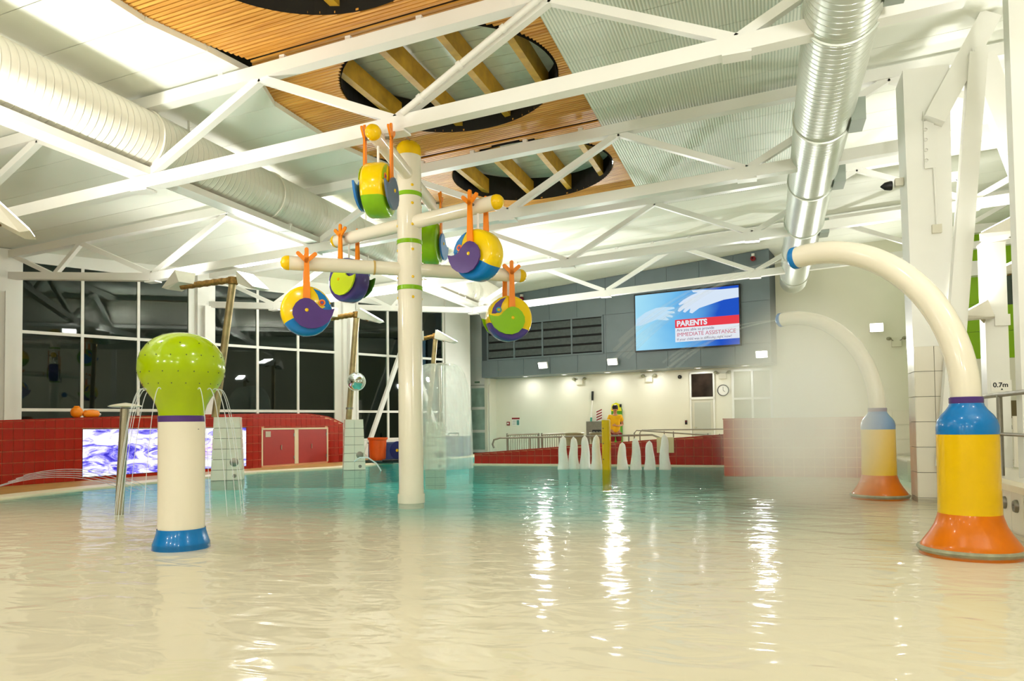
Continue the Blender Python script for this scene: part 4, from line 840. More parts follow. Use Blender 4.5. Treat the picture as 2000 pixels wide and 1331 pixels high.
for zz, rr, n, ph in ((1.68, .386, 18, 0), (1.80, .43, 18, .17), (1.97, .422, 18, 0), (2.1, .357, 12, .2)):
    for j in range(n): b.sphere(DC+Vector((rr*math.cos(2*math.pi*j/n+ph), rr*math.sin(2*math.pi*j/n+ph), zz)), .006, 6, 4)
o = b.build('spray_holes', blackp, dm); o['kind'] = 'stuff'
for q in (-1, 1): MB().lathe([(.008, 0), (.008, .008)], DC+Vector((.232*math.cos(yaw-math.pi/2+q*1.2), .232*math.sin(yaw-math.pi/2+q*1.2), 1.2)), 8).build('screw', steelb, dm)
for a in (170, 182, 196, 212, 228, 262, 320, 338, 352, 4, 16, 100, 130):
    t_ = R(a)+yaw; d = Vector((math.cos(t_), math.sin(t_), 0)); pts = []
    for i in range(16):
        u = i/15*.56; pts.append(DC+d*(.36+.48*u)+Vector((0, 0, 1.62+.55*u-4.9*u*u*1.06)))
    b = MB(); b.path(pts, [.005-.002*i/15 for i in range(16)], 6); b.build('water_jet', streakm, dm)
# stainless mushroom
ms = thing('mushroom_stand', 'slender stainless water mushroom with flat disc top at left', 'water mushroom', (-9.19, 8.18, 0))
MB().path([(-9.2, 8.18, -.4), (-9.04, 8.15, 1.53)], .062, 20).build('stem', steel, ms)
MB().lathe([(.001, -.005), (.07, -.02), (.2, -.012), (.235, .0), (.2, .018), (.1, .04), (.001, .055)], (-9.03, 8.15, 1.56), 32).build('disc', mat('pale_disc', '#d9d2bd', .3, .3), ms)
b = MB(); b.path([(-12.2, 12.85, -.2), (-11.9, 12.9, 1.9)], .035, 12)
# arcs of water low at left
for i in range(5):
    pts = []
    for k in range(22):
        u = k/21; pts.append(Vector((-12.95+.55*u+i*.03, 8.9+2.4*u+i*.12, .2+.05*i+1.1*u*(1-u)*.9-.26*u-.05*i*u)))
    b = MB(); b.path(pts, .007, 6); o = b.build('water_arc', streakm, None); tag(o, '%s thin low arc of water before the red wall, counted outward from the pool edge' % ordinal(i), 'water jet', 'low water arcs at left')

# ------------------------------------------------------------------ tall play pole with hanging bird buckets
PX, PY = -5.36, 10.24; PC = Vector((PX, PY, 0)); PR = .195
pp = thing('play_pole', 'tall cream play pole with green bands, six arms and a yellow cap', 'play pole', (PX, PY, 0))
MB().lathe([(PR+.004, -1.2), (PR+.004, .2), (PR, .22), (PR, 5.6)], PC, 48).build('pole', cream, pp)
MB().lathe([(PR+.003, 5.56), (PR+.003, 5.68), (PR*.93, 5.74), (PR*.7, 5.785), (.001, 5.8)], PC, 48).build('cap', yellow, pp)
MB().lathe([(PR+.002, .13), (PR+.02, .14), (PR+.02, .0), (PR+.002, -.02)], PC, 40).build('base_flange', cream, pp)
for z in (4.93, 4.16, 3.42): MB().lathe([(PR+.001, -.035), (PR+.009, -.03), (PR+.009, .03), (PR+.001, .035)], PC+Vector((0, 0, z)), 48).build('band', green, pp)
for z in (5.05, 4.76, 4.42, 4.02, 3.58, 3.26):
    for a in (-.45, 1.1, 2.6, 4.2):
        t_ = yaw-math.pi/2+a+.85; d = Vector((math.cos(t_), math.sin(t_), 0)); MB().lathe([(.001, .01), (.018, .008), (.024, 0)], PC+d*PR+Vector((0, 0, z)), 12, axis=(d.cross(Vector((0, 0, 1))), Vector((0, 0, 1)), d)).build('stud', yellow, pp)
RT = Vector((math.cos(yaw), math.sin(yaw), 0)); FW = Vector((-math.sin(yaw), math.cos(yaw), 0))
def hdir(lat, dep): return (RT*lat+FW*dep).normalized()
ARMS = [  # z, direction, length
    (5.24, hdir(-.22, -1.62), 1.84), (5.24, hdir(.22, 1.62), 1.7),
    (4.48, hdir(1.47, -1.08), 1.84), (4.48, hdir(-1.47, 1.08), 1.84),
    (3.73, hdir(-1.85, -.6), 1.94), (3.73, hdir(1.85, .6), 1.94)]
AR = .108
for z, d, L_ in ARMS:
    p0 = PC+d*.15+Vector((0, 0, z)); p1 = PC+d*(L_-.07)+Vector((0, 0, z)); MB().path([p0, p1], AR, 28).build('arm', cream, pp)
    n_ = d.cross(Vector((0, 0, 1))); MB().lathe([(AR+.003, -.02), (AR+.003, .02), (AR*.9, .06), (AR*.6, .095), (.001, .11)], p1, 28, axis=(n_, n_.cross(d)*-1, d)).build('end_cap', yellow, pp)
MB().path([PC+ARMS[4][1]*.55+Vector((0, 0, 3.73)), PC+ARMS[4][1]*.58+Vector((0, 0, 3.73))], AR+.006, 28).build('joint_ring', mat('ochre_ring', '#c8a860', .5), pp)

def two_tone(name, ha, hb, slope, lvl, third=None):
    m = mat(name, ha, .2, coat=.5); nt = m.node_tree; b = nt.nodes['Principled BSDF']; L = nt.links.new
    tc = nt.nodes.new('ShaderNodeTexCoord'); sx = nt.nodes.new('ShaderNodeSeparateXYZ'); L(tc.outputs['Object'], sx.inputs[0])
    a = nt.nodes.new('ShaderNodeMath'); a.operation = 'MULTIPLY_ADD'; a.inputs[1].default_value = slope; L(sx.outputs['X'], a.inputs[0]); L(sx.outputs['Z'], a.inputs[2])
    sn = nt.nodes.new('ShaderNodeMath'); sn.operation = 'SINE'; sm = nt.nodes.new('ShaderNodeMath'); sm.operation = 'MULTIPLY'; sm.inputs[1].default_value = 7; L(sx.outputs['X'], sm.inputs[0]); L(sm.outputs[0], sn.inputs[0])
    ad = nt.nodes.new('ShaderNodeMath'); ad.operation = 'MULTIPLY_ADD'; ad.inputs[1].default_value = .035; L(sn.outputs[0], ad.inputs[0]); L(a.outputs[0], ad.inputs[2])
    g = nt.nodes.new('ShaderNodeMath'); g.operation = 'GREATER_THAN'; g.inputs[1].default_value = lvl; L(ad.outputs[0], g.inputs[0])
    mx = nt.nodes.new('ShaderNodeMixRGB'); mx.inputs[1].default_value = (*lin(hb), 1); mx.inputs[2].default_value = (*lin(ha), 1); L(g.outputs[0], mx.inputs[0]); L(mx.outputs[0], b.inputs['Base Color']); return m
WING = [(-.234, .06), (-.238, -.03), (-.2, -.12), (-.12, -.2), (-.015, -.238), (.1, -.232), (.2, -.195), (.286, -.13), (.345, -.03), (.377, .075), (.3, .055), (.226, .055), (.165, .085), (.12, .136), (.06, .19), (0, .218), (-.06, .222), (-.13, .195), (-.19, .14)]
CREST = [(.10, .355), (.2, .315), (.29, .24), (.345, .15), (.365, .06), (.3, .06), (.22, .1), (.2, .16), (.17, .25)]
def bird(label, z, d, dist, bodym, wing_a, wing_b, crest, eye, flip, dz=-.74):
    # local frame: X along the arm (flip sets which way the wing tip points), Y the wheel axis, origin at the arm
    org = PC+d*dist+Vector((0, 0, z)); t = thing('bird_bucket', label, 'bucket', org, 'hanging bird buckets')
    ex = d*flip; ez = Vector((0, 0, 1)); ey = ez.cross(ex); Mx = Matrix((ex, ey, ez)).transposed()
    def put(b, name, m, par=None):
        o = b.build(name, m, None); o.parent = par or t
        if not par: o.rotation_euler = Mx.to_euler()
        return o
    HR, HT = .382, .165
    pf = [(.001, -HT), (HR-.06, -HT), (HR-.025, -HT+.02), (HR-.005, -HT+.06), (HR, 0), (HR-.005, HT-.06), (HR-.025, HT-.02), (HR-.06, HT), (.001, HT)]
    b = MB(); b.lathe(pf, (0, 0, 0), 56, axis=(Vector((1, 0, 0)), Vector((0, 0, -1)), Vector((0, 1, 0))))
    body = put(b, 'wheel', bodym); body.location = (0, 0, dz)
    rod = MB(); rod.path([(0, 0, -AR), (0, 0, dz+.3)], .018, 10); put(rod, 'hanger_rod', white)
    clamp = MB(); clamp.path([(0, -.2, 0), (0, .2, 0)], .02, 8); put(clamp, 'pin', steelb)
    for sd in (-1, 1):
        y0 = sd*(HT+.005); th = .03*sd
        lg = MB(); y1 = sd*(HT+.012)
        lg.prism([(-.035, .02), (.035, .02), (.055, dz+.2), (.055, dz+.08), (-.055, dz+.08), (-.055, dz+.2)], (0, y1, 0), (1, 0, 0), (0, 0, 1), (0, 1, 0), .028*sd)
        for a in (-48, 0, 48):
            dx, dzz = math.sin(R(a)), math.cos(R(a)); q = Vector((0, y1, .0)); n_ = Vector((dzz, 0, -dx)); L_ = .2 if a == 0 else .19
            e = Vector((dx, 0, dzz)); w_ = .03
            ring = [(-w_, -.02), (w_, -.02), (w_, L_-.02), (w_*.7, L_), (0, L_+.008), (-w_*.7, L_), (-w_, L_-.02)]
            lg.prism(ring, q, n_, e, (0, 1, 0), .028*sd)
        put(lg, 'leg', orangep)
        wg = MB(); wg.prism(WING, (.03, sd*(HT+.042), dz-.05), (1, 0, 0), (0, 0, 1), (0, 1, 0), .03*sd); wo_ = put(wg, 'wing', wing_a if sd < 0 else wing_b)
        pn = MB(); pn.lathe([(.001, .014), (.02, .012), (.028, 0)], (.0, sd*(HT+.072), dz-.01), 14, axis=(Vector((1, 0, 0)), Vector((0, 0, 1)), Vector((0, sd, 0)))); put(pn, 'pin', yellow)
        cr = MB(); cr.prism(CREST, (0, sd*(HT-.004), dz), (.94, 0, 0), (0, 0, .94), (0, 1, 0), .01*sd); put(cr, 'crest', crest)
        for r_, dy, m_ in ((.05, .008, eye[0]), (.032, .012, eye[1]), (.015, .016, eye[2])):
            eb = MB(); eb.lathe([(.001, dy), (r_, dy), (r_, 0)], (.225, sd*(HT+.004), dz+.12), 16, axis=(Vector((1, 0, 0)), Vector((0, 0, 1)), Vector((0, sd, 0)))); put(eb, 'eye', m_)
    return t
yb = two_tone('yellow_blue_shell', '#f2cb05', '#0f73b8', -.55, -.06); yg = two_tone('yellow_green_shell', '#f2cb05', '#7fb414', .1, -.1)
pu = two_tone('lime_purple_shell', '#4d3f86', '#4d3f86', .2, -.3); yp = two_tone('yellow_purple_shell', '#f2cb05', '#4d3f86', -.25, -.16); gg = two_tone('green_shell', '#84b80c', '#84b80c', .2, -.3)
redm = mat('red_gelcoat', '#c02a2a', .3)
bgrey = mat('grey_blue_gelcoat', '#5a6d84', .35); bsky = mat('sky_blue_gelcoat', '#2f78c4', .3)
ylime = mat('yellow_lime_gelcoat', '#c9dc28', .25)
E1 = (orangep, redm, blue); E2 = (blue, green, orangep)
bird('yellow and green bird bucket hanging edge-on at the very top of the play pole', 5.24, ARMS[0][1], 1.56, yg, bsky, bgrey, lime, E1, 1)
bird('green bird bucket hanging behind the play pole, mostly hidden by it', 5.24, ARMS[1][1], 1.4, gg, bsky, bsky, blue, E1, 1)
bird('yellow and blue bird bucket with purple wing, upper right of the play pole', 4.48, ARMS[2][1], 1.42, yb, purple, purple, blue, E1, -1)
bird('purple bird bucket with yellow-green wing, left behind the play pole', 4.48, ARMS[3][1], 1.45, pu, ylime, dgreen, bsky, E2, -1)
bird('yellow and blue bird bucket with purple wing, lower left of the play pole', 3.73, ARMS[4][1], 1.60, yb, purple, purple, blue, E1, -1)
bird('yellow and purple bird bucket with green wing, lower right of the play pole', 3.73, ARMS[5][1], 1.66, yp, green, green, purple, E2, -1)

# ------------------------------------------------------------------ spray cannons
def cannon(x, y, lb):
    t = thing('spray_cannon', lb, 'spray cannon', (x, y, 0), 'arched spray cannons'); c = Vector((x, y, 0))
    MB().lathe([(.45, -.3), (.425, -.02), (.415, .03), (.39, .07), (.34, .14), (.295, .22), (.268, .3), (.262, .33)], c, 48).build('foot', orange, t)
    MB().lathe([(.43, -.03), (.45, .0), (.44, .02), (.415, .022)], c, 48).build('worn_rim', mat('worn_grey', '#9a9a80', .6, var=.2, scale=9), t)
    MB().lathe([(.262, .325), (.258, .6), (.256, 1.075)], c, 48).build('drum', yellow, t)
    MB().lathe([(.258, 1.07), (.258, 1.14), (.245, 1.2), (.215, 1.25), (.175, 1.295), (.148, 1.335), (.138, 1.37)], c, 48).build('shoulder', blue, t)
    MB().lathe([(.141, 1.36), (.143, 1.365), (.143, 1.415), (.138, 1.42)], c, 40).build('collar_band', purple, t)
    hd = Vector((-1.38, 1.0, 0)).normalized(); pts = []
    for i in range(25):
        a = math.pi/2*i/24; a2 = a*1.05
        pts.append(c+hd*(1.62*(1-math.cos(a2)))+Vector((0, 0, 1.4+1.70*math.sin(a2))))
    MB().path(pts, [.128-.006*i/24 for i in range(25)], 32).build('arched_pipe', cream, t)
    e = (pts[-1]-pts[-2]).normalized(); p = pts[-1]
    n_ = e.cross(Vector((0, 0, 1))).normalized(); MB().lathe([(.124, -.03), (.128, -.02), (.128, .03), (.1, .06), (.05, .07), (.001, .06)], p, 28, axis=(n_, n_.cross(e)*-1, e)).build('nozzle_cap', blue, t)
    return p, e, hd
c1 = cannon(1.77, 7.8, 'near spray cannon with yellow drum, orange foot and arched cream pipe at right')
c2 = cannon(1.70, 13.05, 'far spray cannon behind the mist, its pipe arching over the pool')

# ------------------------------------------------------------------ back red ramp wall, block wall
rb = thing('red_ramp_wall', 'low red tiled ramp wall behind the water geysers', 'tiled wall', (-4.8, 20.75, 0))
def rh(x): return .36+(x+8.65)/7.7*.55
b = MB(); b.hexa([(-8.65, 20.75, -.5), (-.95, 20.75, -.5), (-.95, 20.95, -.5), (-8.65, 20.95, -.5)], [(-8.65, 20.75, rh(-8.65)-.03), (-.95, 20.75, rh(-.95)-.03), (-.95, 20.95, rh(-.95)-.03), (-8.65, 20.95, rh(-8.65)-.03)]); b.build('core', grout, rb, smooth=False)
TWb = .2475; x = -8.645
for i in range(31):
    z = .04
    while True:
        top = rh(x)-.035
        if z >= top-.03: break
        z1 = min(z+.243, top); b = MB(); b.box((x+TWb/2, 20.745, (z+z1)/2), (TWb-.012, .02, z1-z-.012)); b.build('tile', redt, rb, smooth=False); z += .243
    b = MB(); b.hexa([(x, 20.73, rh(x)-.032), (x+TWb-.006, 20.73, rh(x+TWb)-.032), (x+TWb-.006, 20.96, rh(x+TWb)-.032), (x, 20.96, rh(x)-.032)], [(x, 20.73, rh(x)), (x+TWb-.006, 20.73, rh(x+TWb)), (x+TWb-.006, 20.96, rh(x+TWb)), (x, 20.96, rh(x))]); b.build('coping_tile', redt, rb, smooth=False)
    x += TWb
b = MB(); b.box((-2.75, 20.72, .6), (.48, .03, .44)); b.build('access_plate', mat('beige_plate', '#cfc296', .5), rb, smooth=False); MB().lathe([(.04, 0), (.03, .02), (.001, .02)], (-2.72, 20.705, .6), 12, axis=(Vector((1, 0, 0)), Vector((0, 0, 1)), Vector((0, -1, 0)))).build('plate_knob', steelb, rb)
bw = thing('red_block_wall', 'taller red tiled block wall veiled by the spray mist', 'tiled wall', (.5, 18, 0))
b = MB(); b.box((.53, 17.35, .4), (2.96, .3, 1.76)); b.box((-.8, 19.1, .4), (.3, 3.2, 1.76)); b.build('core', grout, bw, smooth=False)
tb = MB().box((0, 0, 0), (.2, .016, .2)).mesh('red_tile_misted', redt2, smooth=False)
for i in range(14):
    for j in range(6): inst('tile', tb, bw, (-.845+i*.2125, 17.197, .1+j*.214))
for i in range(16):
    for j in range(6): inst('tile', tb, bw, (-.953, 17.32+i*.2125, .1+j*.214), (0, 0, math.pi/2))
b = MB(); b.box((.53, 17.35, 1.295), (3.0, .34, .03)); b.box((-.8, 19.1, 1.295), (.34, 3.2, .029)); b.build('coping', redt2, bw, smooth=False)
# yellow post and geysers
yp_ = thing('yellow_post', 'flat yellow spray post standing in the water before the lifeguard', 'spray post', (-4.06, 18.9, 0))
b = MB(); b.prism([(-.1, -.1), (-.06, -.12), (.06, -.12), (.1, -.1), (.1, .1), (.06, .12), (-.06, .12), (-.1, .1)], (-4.06, 18.9, -.9), (1, 0, 0), (0, 1, 0), (0, 0, 1), 2.22); b.build('post', yellow, yp_, smooth=False)
for z in (1.1, .7, .28): MB().lathe([(.015, 0), (.012, .012), (.001, .012)], (-4.12, 18.78, z), 10, axis=(Vector((1, 0, 0)), Vector((0, 0, 1)), Vector((0, -1, 0)))).build('nozzle', blackp, yp_)
b = MB(); b.box((-4.06, 18.9, 1.33), (.17, .2, .02)); b.build('cap', mat('pale_cap', '#efe6c0', .5), yp_, smooth=False)
GY = [(-5.35, .93), (-5.07, .90), (-4.77, .93), (-4.42, .95), (-3.73, .74), (-3.33, .86), (-2.98, .78), (-2.6, .95)]
for i, (x, h) in enumerate(GY):
    y = 19.2+.05*((i*7) % 5); b = MB(); n = 18; pf = []
    for k in range(13):
        u = k/12; pf.append((max(.004, (.1+.06*(1-u)**2)*max(0, 1-u**7)**.5+.004), h*u-.02))
    k0 = len(b.v); b.lathe(pf, (x, y, 0), n)
    for q, v in enumerate(b.v): v.x += .010*math.sin(v.z*9+i*2); v.y += .010*math.cos(v.z*7+i)
    o = b.build('water_geyser', foamm, None, ang=80); tag(o, '%s white water geyser from the left before the red ramp wall' % ordinal(i), 'water geyser', 'white water geysers')
# barrier rail and pickets
br = thing('ramp_rail', 'steel handrail along the ramp wall behind the geysers', 'railing', (-6, 21.2, .05))
b = MB(); b.path([(-8.2, 21.3, .5), (-8.25, 21.3, .62), (-8.2, 21.3, .76), (-8.0, 21.3, .82), (-3.2, 21.3, .88), (-3.0, 21.3, .8), (-2.95, 21.3, .7)], .03, 10); b.build('rail', steelb, br)
for x in (-7.0, -6.05, -5.1, -3.9): b = MB(); b.path([(x, 21.3, .05), (x, 21.3, .84)], .022, 8); b.build('post', steelb, br)
for i, x in enumerate((-8.15, -6.95)):
    br2 = thing('picket_barrier', ['left silver picket barrier section behind the ramp wall', 'right silver picket barrier section behind the ramp wall'][i], 'barrier', (x+.5, 22.4, .05), 'silver picket barriers')
    b = MB(); b.path([(x, 22.4, .9), (x+1.1, 22.4, .93)], .028, 8); b.build('top_rail', steelb, br2); b = MB(); b.path([(x, 22.4, .12), (x+1.1, 22.4, .12)], .02, 8); b.build('bottom_rail', steelb, br2)
    for j in range(14): b = MB(); b.path([(x+.04+j*.078, 22.4, .12), (x+.04+j*.078, 22.4, .92)], .012, 6); b.build('picket', steel, br2)
    for q in (0, 1.1): b = MB(); b.path([(x+q, 22.4, .05), (x+q, 22.4, .95)], .03, 8); b.build('post', steelb, br2)
for i, x in enumerate((-4.95, -5.75)):
    b = MB(); b.lathe([(.001, .42), (.22, .42), (.3, .93), (.32, .95), (.3, .96), (.22, .6)], (x, 22.0, 0), 24); b.path([(x, 22, .05), (x, 22, .45)], .05, 8); o = b.build('steel_basket', mat('olive_basket', '#9a967c', .45, .5, var=.1), None); tag(o, ['right grey open basket stand behind the geysers', 'left grey open basket stand behind the geysers'][i], 'basket', 'grey basket stands')
rr = thing('ramp_rail', 'slim double handrail right of the lifeguard in front of the white door', 'railing', (-1.8, 21.8, .5))
for z, yy, dz in ((1.02, 21.4, 0), (1.02, 22.4, .0)):
    b = MB(); b.path([(-3.75, yy, .05), (-3.75, yy, z-.08), (-3.68, yy, z), (-.9, yy, z+(.0 if yy > 22 else -.22)), (-.5, yy, z+(.0 if yy > 22 else -.25))], .02, 10); b.build('rail', steelb, rr)
for x in (-3.0, -2.6, -1.7, -1.3): b = MB(); b.path([(x, 21.4 if x in (-2.6, -1.3) else 22.4, .05), (x, 21.4 if x in (-2.6, -1.3) else 22.4, .98 if x < -2 else .9)], .016, 8); b.build('post', steelb, rr)

# ------------------------------------------------------------------ lifeguard
def skinned(name, verts, edges, radii, m, parent, sub=2):
    me = bpy.data.meshes.new(name); me.from_pydata(verts, edges, []); o = bpy.data.objects.new(name, me); COL.objects.link(o)
    md = o.modifiers.new('skin', 'SKIN'); md.use_smooth_shade = True
    for i, r_ in enumerate(radii): me.skin_vertices[0].data[i].radius = (r_, r_) if not isinstance(r_, tuple) else r_
    me.skin_vertices[0].data[0].use_root = True
    sb = o.modifiers.new('sub', 'SUBSURF'); sb.levels = sub; sb.render_levels = sub
    me.materials.append(m); o.parent = parent; return o
pe = thing('person', 'person in yellow shirt and dark red shorts standing by the yellow post', 'person', (-4.72, 23.4, .05)); pe.rotation_euler = (0, 0, R(200)); pe.scale = (1, 1, 1)
# local: facing +Y, x right
V = [(0, 0, .92), (0, 0, 1.08), (0, 0, 1.25), (0, 0, 1.42), (0, 0, 1.50), (0, .01, 1.58), (0, .02, 1.66), (0, .015, 1.73)]
Rr = [(.15, .11), (.14, .1), (.155, .11), (.13, .09), (.055, .055), (.062, .07), (.078, .092), (.055, .065)]
Ed = [(i, i+1) for i in range(7)]
def chain(start, pts, rs):
    k = start
    for p, r_ in zip(pts, rs): V.append(p); Rr.append(r_); Ed.append((k, len(V)-1)); k = len(V)-1
    return k
for sd in (-1, 1):
    chain(0, [(sd*.1, 0, .86), (sd*.11, .01, .48), (sd*.115, -.01, .1), (sd*.12, .06, .04), (sd*.125, .15, .03)], [(.09, .09), (.062, .062), (.042, .042), (.045, .035), (.04, .025)])
    if sd < 0: wr_ = chain(3, [(sd*.18, 0, 1.41), (sd*.25, -.03, 1.14), (sd*.06, .17, 1.1), (.04, .19, 1.12)], [.055, .038, .024, .026])
    else: wr_ = chain(3, [(sd*.18, 0, 1.41), (sd*.25, -.02, 1.15), (sd*.24, .12, .95), (sd*.22, .17, .88)], [.055, .042, .03, .034])
    base = Vector(V[wr_]); dr_ = (Vector(V[wr_])-Vector(V[wr_-1])).normalized(); sdv = dr_.cross(Vector((0, 1, 0))).normalized()
    for f_, (off, ln_) in enumerate(((-.03, .07), (-.01, .082), (.01, .078), (.03, .06))):
        p1 = base+sdv*off+dr_*.045; chain(wr_, [tuple(p1), tuple(p1+dr_*ln_*.6+Vector((0, -.01, 0)))], [.0095, .008])
    p1 = base+sdv*.045+dr_*.005; chain(wr_, [tuple(p1), tuple(p1+dr_*.04+sdv*.02)], [.011, .009])
skinned('body', V, Ed, Rr, skin, pe)
V2 = [(0, 0, .82), (0, 0, 1.1), (0, 0, 1.26), (0, 0, 1.42), (-.17, 0, 1.42), (-.225, -.02, 1.24), (.17, 0, 1.42), (.225, -.015, 1.24)]
skinned('shirt', V2, [(0, 1), (1, 2), (2, 3), (3, 4), (4, 5), (3, 6), (6, 7)], [(.175, .13), (.17, .125), (.18, .135), (.155, .11), .085, .078, .085, .078], shirt, pe)
skinned('shorts', [(0, 0, .96), (-.1, 0, .84), (-.115, .01, .56), (.1, 0, .84), (.115, .01, .56)], [(0, 1), (1, 2), (0, 3), (3, 4)], [(.18, .135), .11, .1, .11, .1], short, pe)
def pput(b, n, m): o = b.build(n, m, None); o.parent = pe; return o
hb = MB(); hb.lathe([(.088, -.02), (.1, .03), (.092, .08), (.06, .115), (.001, .125)], (0, .005, 1.68), 20); pput(hb, 'hair', hair)
hb = MB(); hb.box((-.032, .1, 1.678), (.038, .012, .02)); hb.box((.032, .1, 1.678), (.038, .012, .02)); hb.box((0, .108, 1.68), (.03, .008, .008)); pput(hb, 'sunglasses', blackp)
hb = MB(); hb.add([(-.012, .09, 1.63), (.012, .09, 1.63), (0, .125, 1.635), (0, .095, 1.67)], [(0, 1, 2), (1, 3, 2), (3, 0, 2), (0, 3, 1)]); pput(hb, 'nose', skin)
hb = MB(); hb.box((0, .098, 1.605), (.045, .012, .01)); pput(hb, 'mouth', redp)
for sd in (-1, 1): hb = MB(); hb.sphere((sd*.085, .01, 1.66), .024, 10, 6, (1, 1, 1.3)); pput(hb, 'ear', skin)

# ------------------------------------------------------------------ left back clutter
def outdoor(p): return p
t = thing('bin', 'orange plastic bin on the deck left of the tall play pole', 'bin', (-12.35, 21.2, .06)); c = Vector((-12.35, 21.2, .06))
MB().lathe([(.001, 0), (.23, 0), (.25, .05), (.29, .72), (.33, .73), (.34, .8), (.3, .8), (.27, .1)], c, 28).build('tub', mat('bin_orange', '#e0560c', .4, var=.05), t)
for j in range(8): a = 2*math.pi*j/8; MB().beam(c+Vector((.25*math.cos(a), .25*math.sin(a), .04)), c+Vector((.295*math.cos(a), .295*math.sin(a), .7)), .03, .012).build('rib', mat('bin_orange', ''), t, smooth=False)
t = thing('floor_mat', 'dark green mat under the orange bin', 'mat', (-12.0, 21.0, .055)); b = MB(); b.box((-11.95, 20.75, .08), (1.7, .9, .05), R(-10)); b.build('mat', dmat, t, smooth=False); b = MB(); b.path([(-11.1, 20.45, .14), (-11.6, 20.2, .14)], .035, 8); b.build('rolled_edge', blackp, t)
t = thing('hose_reel', 'blue hose reel with coiled hose beside the orange bin', 'hose reel', (-11.75, 21.6, .06))
for q in (-.12, .12): MB().lathe([(.001, 0), (.3, 0), (.31, .015), (.3, .03), (.001, .03)], (-11.75, 21.6+q, .42), 28, axis=(Vector((1, 0, 0)), Vector((0, 0, -1)), Vector((0, 1, 0)))).build('reel_disc', navy, t)
for k in range(4): MB().lathe([(.2, -.02), (.22, 0), (.2, .02), (.18, 0), (.2, -.02)], (-11.75, 21.52+k*.05, .42), 24, axis=(Vector((1, 0, 0)), Vector((0, 0, -1)), Vector((0, 1, 0)))).build('hose_coil', bluep, t)
MB().lathe([(.05, 0), (.05, .03), (.001, .03)], (-11.75, 21.47, .42), 12, axis=(Vector((1, 0, 0)), Vector((0, 0, 1)), Vector((0, -1, 0)))).build('hub', yellow, t)
b = MB(); b.box((-11.75, 21.6, .1), (.5, .4, .06)); b.build('foot', blackp, t, smooth=False)
t = thing('storage_bench', 'long navy storage bench behind the orange bin and hose reel', 'bench', (-12.2, 22.9, .06)); b = MB(); b.box((-12.25, 22.9, .36), (.6, 2.6, .56), -TH); b.build('body', navy, t, smooth=False); b = MB(); b.box((-12.25, 22.9, .66), (.64, 2.64, .04), -TH); b.build('lid', slateb, t, smooth=False)
t = thing('storage_crate', 'navy slatted crates stacked beside the steel pole', 'crate', (-10.9, 24.6, .06))
for j in range(5): b = MB(); b.box((-10.95, 24.3, .14+j*.15), (.55, .5, .1)); b.build('crate_tier', navy, t, smooth=False)
b = MB(); b.path([(-11.15, 24.3, .78), (-11.15, 24.3, .95), (-10.75, 24.3, .95), (-10.75, 24.3, .78)], .025, 8); b.build('handle', blackp, t)
t = thing('storage_crate', 'plain slate blue box against the white corner panel', 'crate', (-11.3, 26.2, .06)); b = MB(); b.box((-11.55, 25.9, .42), (1.0, .5, .72)); b.build('box', slateb, t, smooth=False); b = MB(); b.box((-11.55, 25.9, .8), (1.04, .54, .05)); b.build('lid', slateb, t, smooth=False)
# inverted V brace before the fourth window bay
for i, (sa, sb) in enumerate(((10.9, 12.7), (14.5, 12.8))):
    b = MB(); b.beam(WW(sa, .2, .3), WW(sb, 4.6, .3), .14, .14, ref=WN); o = b.build('wall_brace', white, None, smooth=False); tag(o, ['white diagonal wall brace rising behind the orange bin', 'white diagonal wall brace behind the falling water bell'][i], 'brace', 'white diagonal wall braces')
# water bell on a steel pole
wbell = thing('water_bell', 'steel pole with a bell of falling water right of the tall play pole', 'water bell', (-8.94, 18.87, 0))
MB().path([(-8.93, 18.87, -.9), (-8.93, 18.87, 3.0)], .058, 18).build('pole', steel, wbell)
MB().lathe([(.001, .06), (.1, .05), (.3, .01), (.3, -.01), (.058, -.03)], (-8.93, 18.87, 3.0), 28).build('disc', steel, wbell)
pf = [(.28, 3.0), (.45, 3.0), (.6, 2.93), (.72, 2.75), (.82, 2.45), (.88, 2.0), (.92, 1.4), (.94, .7), (.95, .0)]
MB().lathe(pf, (-8.93, 18.87, 0), 48).build('water_sheet', bellm, wbell, ang=80)
b = MB(); b.path([(-11.0, 17.6, .25), (-10.8, 17.55, .36), (-10.5, 17.5, .36), (-10.2, 17.45, .2), (-10.05, 17.43, 0)], .02, 8); o = b.build('water_arc', streakm, None); tag(o, 'small white water arc spouting right of the second pedestal', 'water jet')
b = MB(); b.box((-13.1, 8.72, 2.3), (.3, .3, 4.7)); o = b.build('pillar', tilew, None, smooth=False); tag(o, 'white tiled pillar at the extreme left picture edge', 'column')
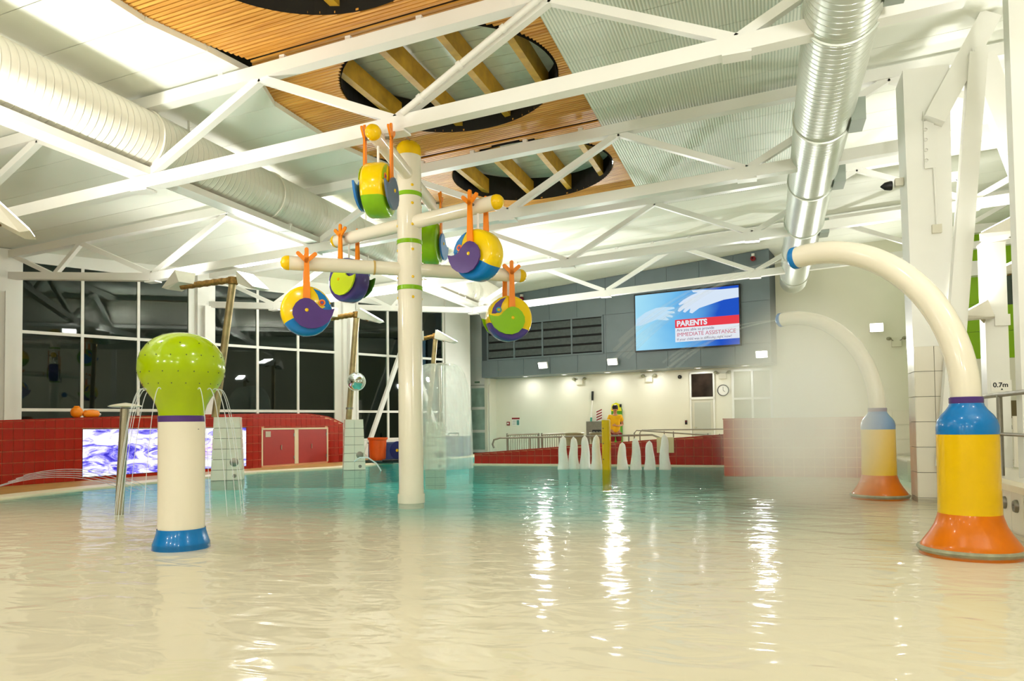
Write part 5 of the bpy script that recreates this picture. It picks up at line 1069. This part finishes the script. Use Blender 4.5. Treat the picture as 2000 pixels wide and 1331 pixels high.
ec = thing('suspension_cable', 'thin steel cable hanging from the nearest truss to the play pole', 'cable', (-5.2, 9.2, 5.4)); b = MB(); b.path([(-4.95, 9.0, zb(-4.95)), (-5.3, 10.2, 5.8)], .006, 6); b.build('cable', steelb, ec)

# ------------------------------------------------------------------ mist from the cannons
def mist(name, label, c, r, dens):
    me = bpy.data.meshes.new(name); b = MB(); b.lathe([(math.sin(math.pi*min(.998, max(.002, i/14))), -math.cos(math.pi*i/14)) for i in range(15)], (0, 0, 0), 28)
    m = bpy.data.materials.new(name); m.use_nodes = True; nt = m.node_tree; nt.nodes.clear(); L = nt.links.new
    out = nt.nodes.new('ShaderNodeOutputMaterial'); vs_ = nt.nodes.new('ShaderNodeVolumeScatter'); vs_.inputs['Color'].default_value = (*lin('#f6f3ea'), 1)
    tc = nt.nodes.new('ShaderNodeTexCoord'); ln_ = nt.nodes.new('ShaderNodeVectorMath'); ln_.operation = 'LENGTH'; L(tc.outputs['Object'], ln_.inputs[0])
    mr = nt.nodes.new('ShaderNodeMapRange'); mr.interpolation_type = 'SMOOTHSTEP'; mr.inputs[1].default_value = 1.0; mr.inputs[2].default_value = .25; mr.inputs[3].default_value = 0; mr.inputs[4].default_value = dens
    L(ln_.outputs['Value'], mr.inputs[0]); L(mr.outputs[0], vs_.inputs['Density']); L(vs_.outputs[0], out.inputs['Volume'])
    o = bpy.data.objects.new(name, b.mesh(name, m)); COL.objects.link(o); o.location = c; o.scale = r; tag(o, label, 'mist', kind='stuff'); return o
mist('spray_mist', 'white cloud of spray mist drifting between the two cannons', (.5, 11.4, 1.35), (1.45, 1.15, 2.0), 1.75)
def jets(p, e, hd, lb):
    for i in range(5):
        pts = []; sp = Vector((random.uniform(-.12, .12), random.uniform(-.12, .12), random.uniform(-.1, .1)))
        for k in range(14):
            u = k/13*.42; pts.append(p+e*.06+(hd*6.5+sp*5)*u+Vector((0, 0, .3*u-4.9*u*u)))
        b = MB(); b.path(pts, [.006+.02*k/13 for k in range(14)], 8); o = b.build('spray_jet', faintm, None); tag(o, '%s fine water streak shot from the %s spray cannon' % (ordinal(i), lb), 'water jet', 'streaks from the %s cannon' % lb)
streakm2 = streakm
jets(*c1, 'near'); jets(*c2, 'far')
